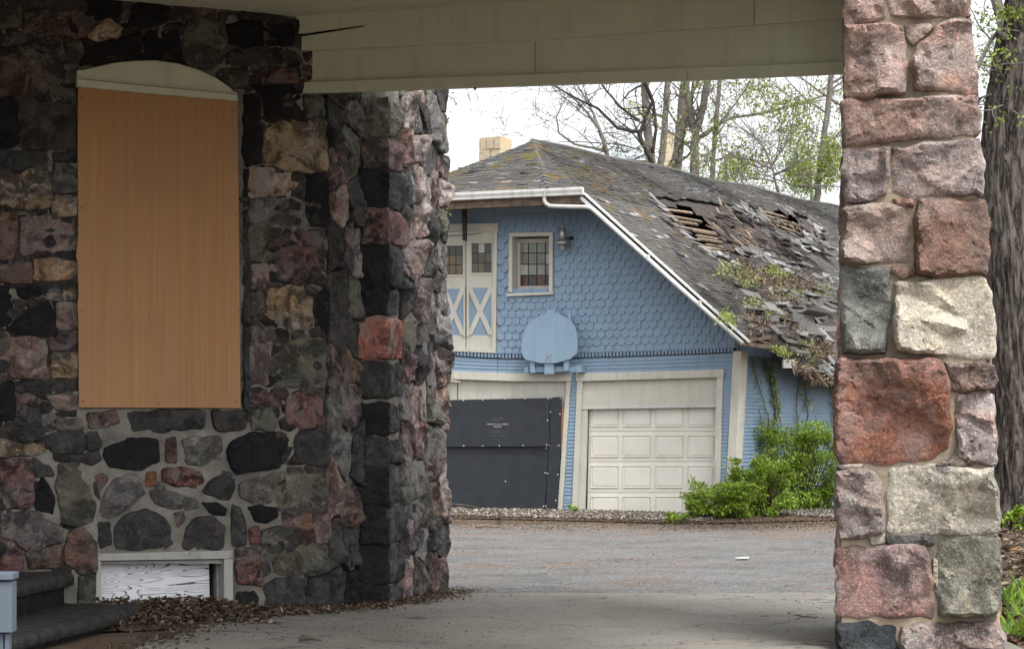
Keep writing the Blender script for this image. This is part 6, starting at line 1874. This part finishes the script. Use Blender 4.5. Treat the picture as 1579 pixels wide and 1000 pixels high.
# big dark trunk right of the pillar
def big_trunk():
    D = 31.0; sc = D / FPX
    prof = [(800, 1590, 130), (775, 1584, 108), (740, 1577, 90), (660, 1572, 76), (560, 1564, 68), (430, 1553, 64), (330, 1545, 62), (250, 1545, 62), (170, 1553, 63), (90, 1568, 66), (20, 1583, 66), (-80, 1604, 60), (-220, 1630, 54)]
    b_ = pt(1584, 775, D)
    e = empty('big_tree', (b_.x, b_.y, gz(b_.x, b_.y)), 'big dark tree trunk with deeply furrowed bark right behind the pillar', 'tree')
    rows, n = [], 96
    m = 150
    ys_ = [800 - (1020) * i / m for i in range(m + 1)]
    vs, fs = [], []
    pr = sorted(prof)
    cxs = [(a_, b2) for a_, b2, c2 in pr]; wds = [(a_, c2) for a_, b2, c2 in pr]
    for y in ys_:
        x = lerpline(cxs, y); r = lerpline(wds, y) * sc * .5
        c_ = pt(x, y, D)
        for k_ in range(n):
            an = 2 * math.pi * k_ / n
            u = Vector((math.cos(an) * 3.1, math.sin(an) * 3.1, c_.z * 0.55))
            f_ = noise.noise(u * 1.9 + Vector((0, 0, 0.35 * math.sin(an * 3)))) ; rg = 1 - abs(f_) * 2.2
            g_ = 1 - abs(noise.noise(u * 4.1 + Vector((5, 2, 1)))) * 2
            fl = 1 + (0.25 * max(0, math.cos(an * 4 + 1)) * smoothstep(735, 800, y))
            rr = r * fl * (1 + 0.11 * rg + 0.05 * g_)
            vs.append(c_ + Vector((math.cos(an) * rr, math.sin(an) * rr, 0)))
    for i in range(m):
        for k_ in range(n):
            k2 = (k_ + 1) % n
            fs.append((i * n + k_, i * n + k2, (i + 1) * n + k2, (i + 1) * n + k_))
    s = NT('furrowed_dark_bark')
    v1 = s.noise(11, 5, 0.65, s.scalevec((1, 1, 0.22)), 0.9)
    c = s.mix(s.ramp(v1, [(0.42, 0), (0.6, 1)]), (0.020, 0.017, 0.015), (0.14, 0.12, 0.104))
    c = s.mix(s.ramp(s.noise(30, 4, .7, s.scalevec((1, 1, .4))), [(0.5, 0), (0.75, .5)]), c, (0.17, 0.155, 0.14))
    mb = s.done(c, 0.95, s.bump(v1, 1.0, 0.10), 0.15)
    mesh('trunk', vs, fs, mb, e, True)
    w, lv = Acc(), Acc()
    RR = random.Random(5)
    for s_, w0, w1 in (("1560,80 1548,40 1536,0 1520,-40", 22, 14), ("1552,60 1540,48 1528,62 1510,100 1496,130", 8, 5), ("1560,130 1540,142 1515,150 1490,158", 5, 3), ("1556,160 1530,160 1500,162", 3, 2), ("1546,128 1532,138 1536,142 1548,140", 1.6, 1), ("1570,20 1574,40 1579,52", 2, 1)):
        ps = [pt(x, y, D - .15 + RR.uniform(-.2, .2)) for x, y in P(s_)]
        w.add(*tube(ps, [(w0 + (w1 - w0) * i / (len(ps) - 1)) * sc * .5 for i in range(len(ps))], 8))
        for i in range(4): grow(w, lv, RR.choice(ps), (rvec(RR) + Vector((-.6, 0, 0))).normalized(), .7, .015, 1, RR, .3, .1, 2, 4, 2, .3)
    for i in range(90):
        p = pt(RR.gauss(1556, 9), RR.gauss(20, 5), D - .5); lv.add(*leaf_quad(p, rvec(RR), rvec(RR), .09, .06, .2), tone=RR.random())
    w.build('limbs', M_BARK, e, True); lv.build('crown', M_SPRING, e)['kind'] = 'stuff'
big_trunk()
# creeper tips on the corner of the stone buttress
st, lv = Acc(), Acc()
cr = empty('creeper_tips', (K4[0], K4[1], 2.2), 'few young creeper leaves along the far edge of the stone buttress', 'creeper')
R = random.Random(2)
for (x, y, n) in ((697, 152, 6), (703, 158, 3), (689, 168, 5), (688, 188, 7), (684, 262, 9), (682, 286, 10), (684, 310, 8), (688, 322, 7), (680, 300, 6), (693, 328, 4)):
    for i in range(n):
        p = pt(R.gauss(x, 2.5), R.gauss(y, 3), 17.5)
        lv.add(*leaf_quad(p, rvec(R), rvec(R), R.uniform(.015, .035), R.uniform(.012, .025), .2), tone=R.random() if y > 200 else R.uniform(0, .2))
for s_ in ("682,150 690,147 700,153 704,160", "683,172 688,178 688,192", "680,330 684,300 682,265 684,240"):
    st.add(*tube([pt(x, y, 17.52) for x, y in P(s_)], .004, 4))
st.build('stems', M_TWIG, cr); lv.build('foliage', M_SPRING, cr)['kind'] = 'stuff'

# ---------------------------------------------------------------- far house, small things on the ground
fh = empty('far_house', (pt(1000, 300, 95).x, 95, 0), 'distant house with a pale roof and tan chimney seen between the trunks', 'house')
a0 = pt(880, 232, 95)
v = [pt(885, 246, 94), pt(1010, 246, 94), pt(1000, 226, 99), pt(905, 224, 99)]
M_FARROOF = mat_plain('pale_slate_roof', (0.42, 0.47, 0.50), (0.34, 0.38, 0.40), 2, .9)
mesh('roof', *prism([p + Vector((0, 0, .2)) for p in v], v), M_FARROOF, fh)
v, f = box_pts(Vector((pt(888, 246, 94.5).x, 94.6, -.3)), Vector((3.8, 0, 0)), Vector((0, 5, 0)), Vector((0, 0, pt(888, 247, 94.6).z + .3))); mesh('wall', v, f, M_CREAM, fh)
v, f = box_pts(Vector((pt(1022, 205, 95).x, 95, 0)), Vector((.85, 0, 0)), Vector((0, .8, 0)), Vector((0, 0, pt(1022, 205, 95).z))); mesh('chimney', v, f, M_LIME, fh)

def stick(name, s_, D, r, label, mat=M_TWIG, lift=0.02):
    pp = P(s_); ps = []
    for x, y in pp:
        # on the ground where the pixel ray meets it
        z = gz((x - CX) / FPX * D, D); Dg = (CAMH - z - lift) * FPX / (y - HZ); ps.append(pt(x, y, Dg))
    m = len(ps)
    v, f = tube(ps, [r * (1 - .5 * i / m) for i in range(m)], 6)
    return tag(mesh(name, v, f, mat, None, True), label, 'stick')
p0 = [Vector((*gx(x, 34.9), pt(x, y, 34.9).z)) for x, y in P("668,776 700,777 722,780 740,784")]
v, f = tube(p0, [.012, .02, .03, .022], 6); tag(mesh('fallen_branch', v, f, M_BARKD, None, True), 'dark fallen branch lying on the gravel against the black plywood', 'branch')
stick('stick', "734,811 750,810.2 769,811.5", 30, .02, 'pale stripped stick lying on the asphalt edge before the gravel', M_BAT)
stick('stick', "772,784 771,795 774,801", 33, .025, 'short dark stump of stick upright in the gravel', M_BARKD, .05)
stick('stick', "1228,947 1240,950 1262,951", 15, .006, 'thin dark twig on the concrete near the pillar foot')
stick('stick', "462,985 478,984 495,986", 13.6, .012, 'short grey stick on the concrete near the wall foot')
z = gz(2.4, 21.5)
D = (CAMH - z) * FPX / (861.5 - HZ)
a_ = [pt(1133, 860, D), pt(1140, 859.5, D + .1), pt(1155, 860.5, D + .15), pt(1154, 862.6, D - .1), pt(1136, 862.4, D - .1)]
f = [Vector((p.x, p.y, gz(p.x, p.y) + .02)) for p in a_]
tag(mesh('paper_scrap', *prism(f, [p - Vector((0, 0, .006)) for p in f]), M_WHITE), 'white paper scrap lying on the asphalt driveway', 'paper')
z = 0.1
f = [WA.px(262, 934, .20), WA.px(287, 935, .20), WA.px(287, 938, .22), WA.px(262, 938, .22)]
M_RED = mat_plain('red_plastic', (0.35, 0.02, 0.03), (0.2, 0.02, 0.02), 9, .5)
tag(mesh('red_wrapper', *prism(f, [p - WA.n * .01 for p in f]), M_RED), 'small red wrapper half buried in the leaves by the basement window', 'wrapper')
# ---------------------------------------------------------------- far woods closing the view on either side
R = random.Random(404)
w, lv = Acc(), Acc()
for i in range(170):
    x = R.uniform(14, 75) if i < 105 else R.uniform(-75, -9)
    y = R.uniform(72, 100); h = R.uniform(5, 12)
    w.add(*tube([Vector((x, y, -0.4)), Vector((x + R.uniform(-.4, .4), y, h * .6)), Vector((x + R.uniform(-1, 1), y, h))], [.16, .11, .04], 5))
    for k in range(3):
        cb = Vector((x + R.uniform(-1.6, 1.6), y + R.uniform(-1.6, 1.6), R.uniform(.8, h)))
        for _ in range(55):
            p = cb + Vector((R.gauss(0, 1.0), R.gauss(0, 1.0), R.gauss(0, .9)))
            if p.z < 0.1: continue
            lv.add(*leaf_quad(p, rvec(R), rvec(R), R.uniform(.18, .36), R.uniform(.12, .24), .2), tone=R.random())
fw = empty('far_woods', (30, 85, -0.4), 'pale green spring woods far behind, reading as one mass', 'woods', kind='stuff')
w.build('trunks', M_BARK, fw, True)['kind'] = 'stuff'; lv.build('foliage', M_FARLEAF, fw)['kind'] = 'stuff'
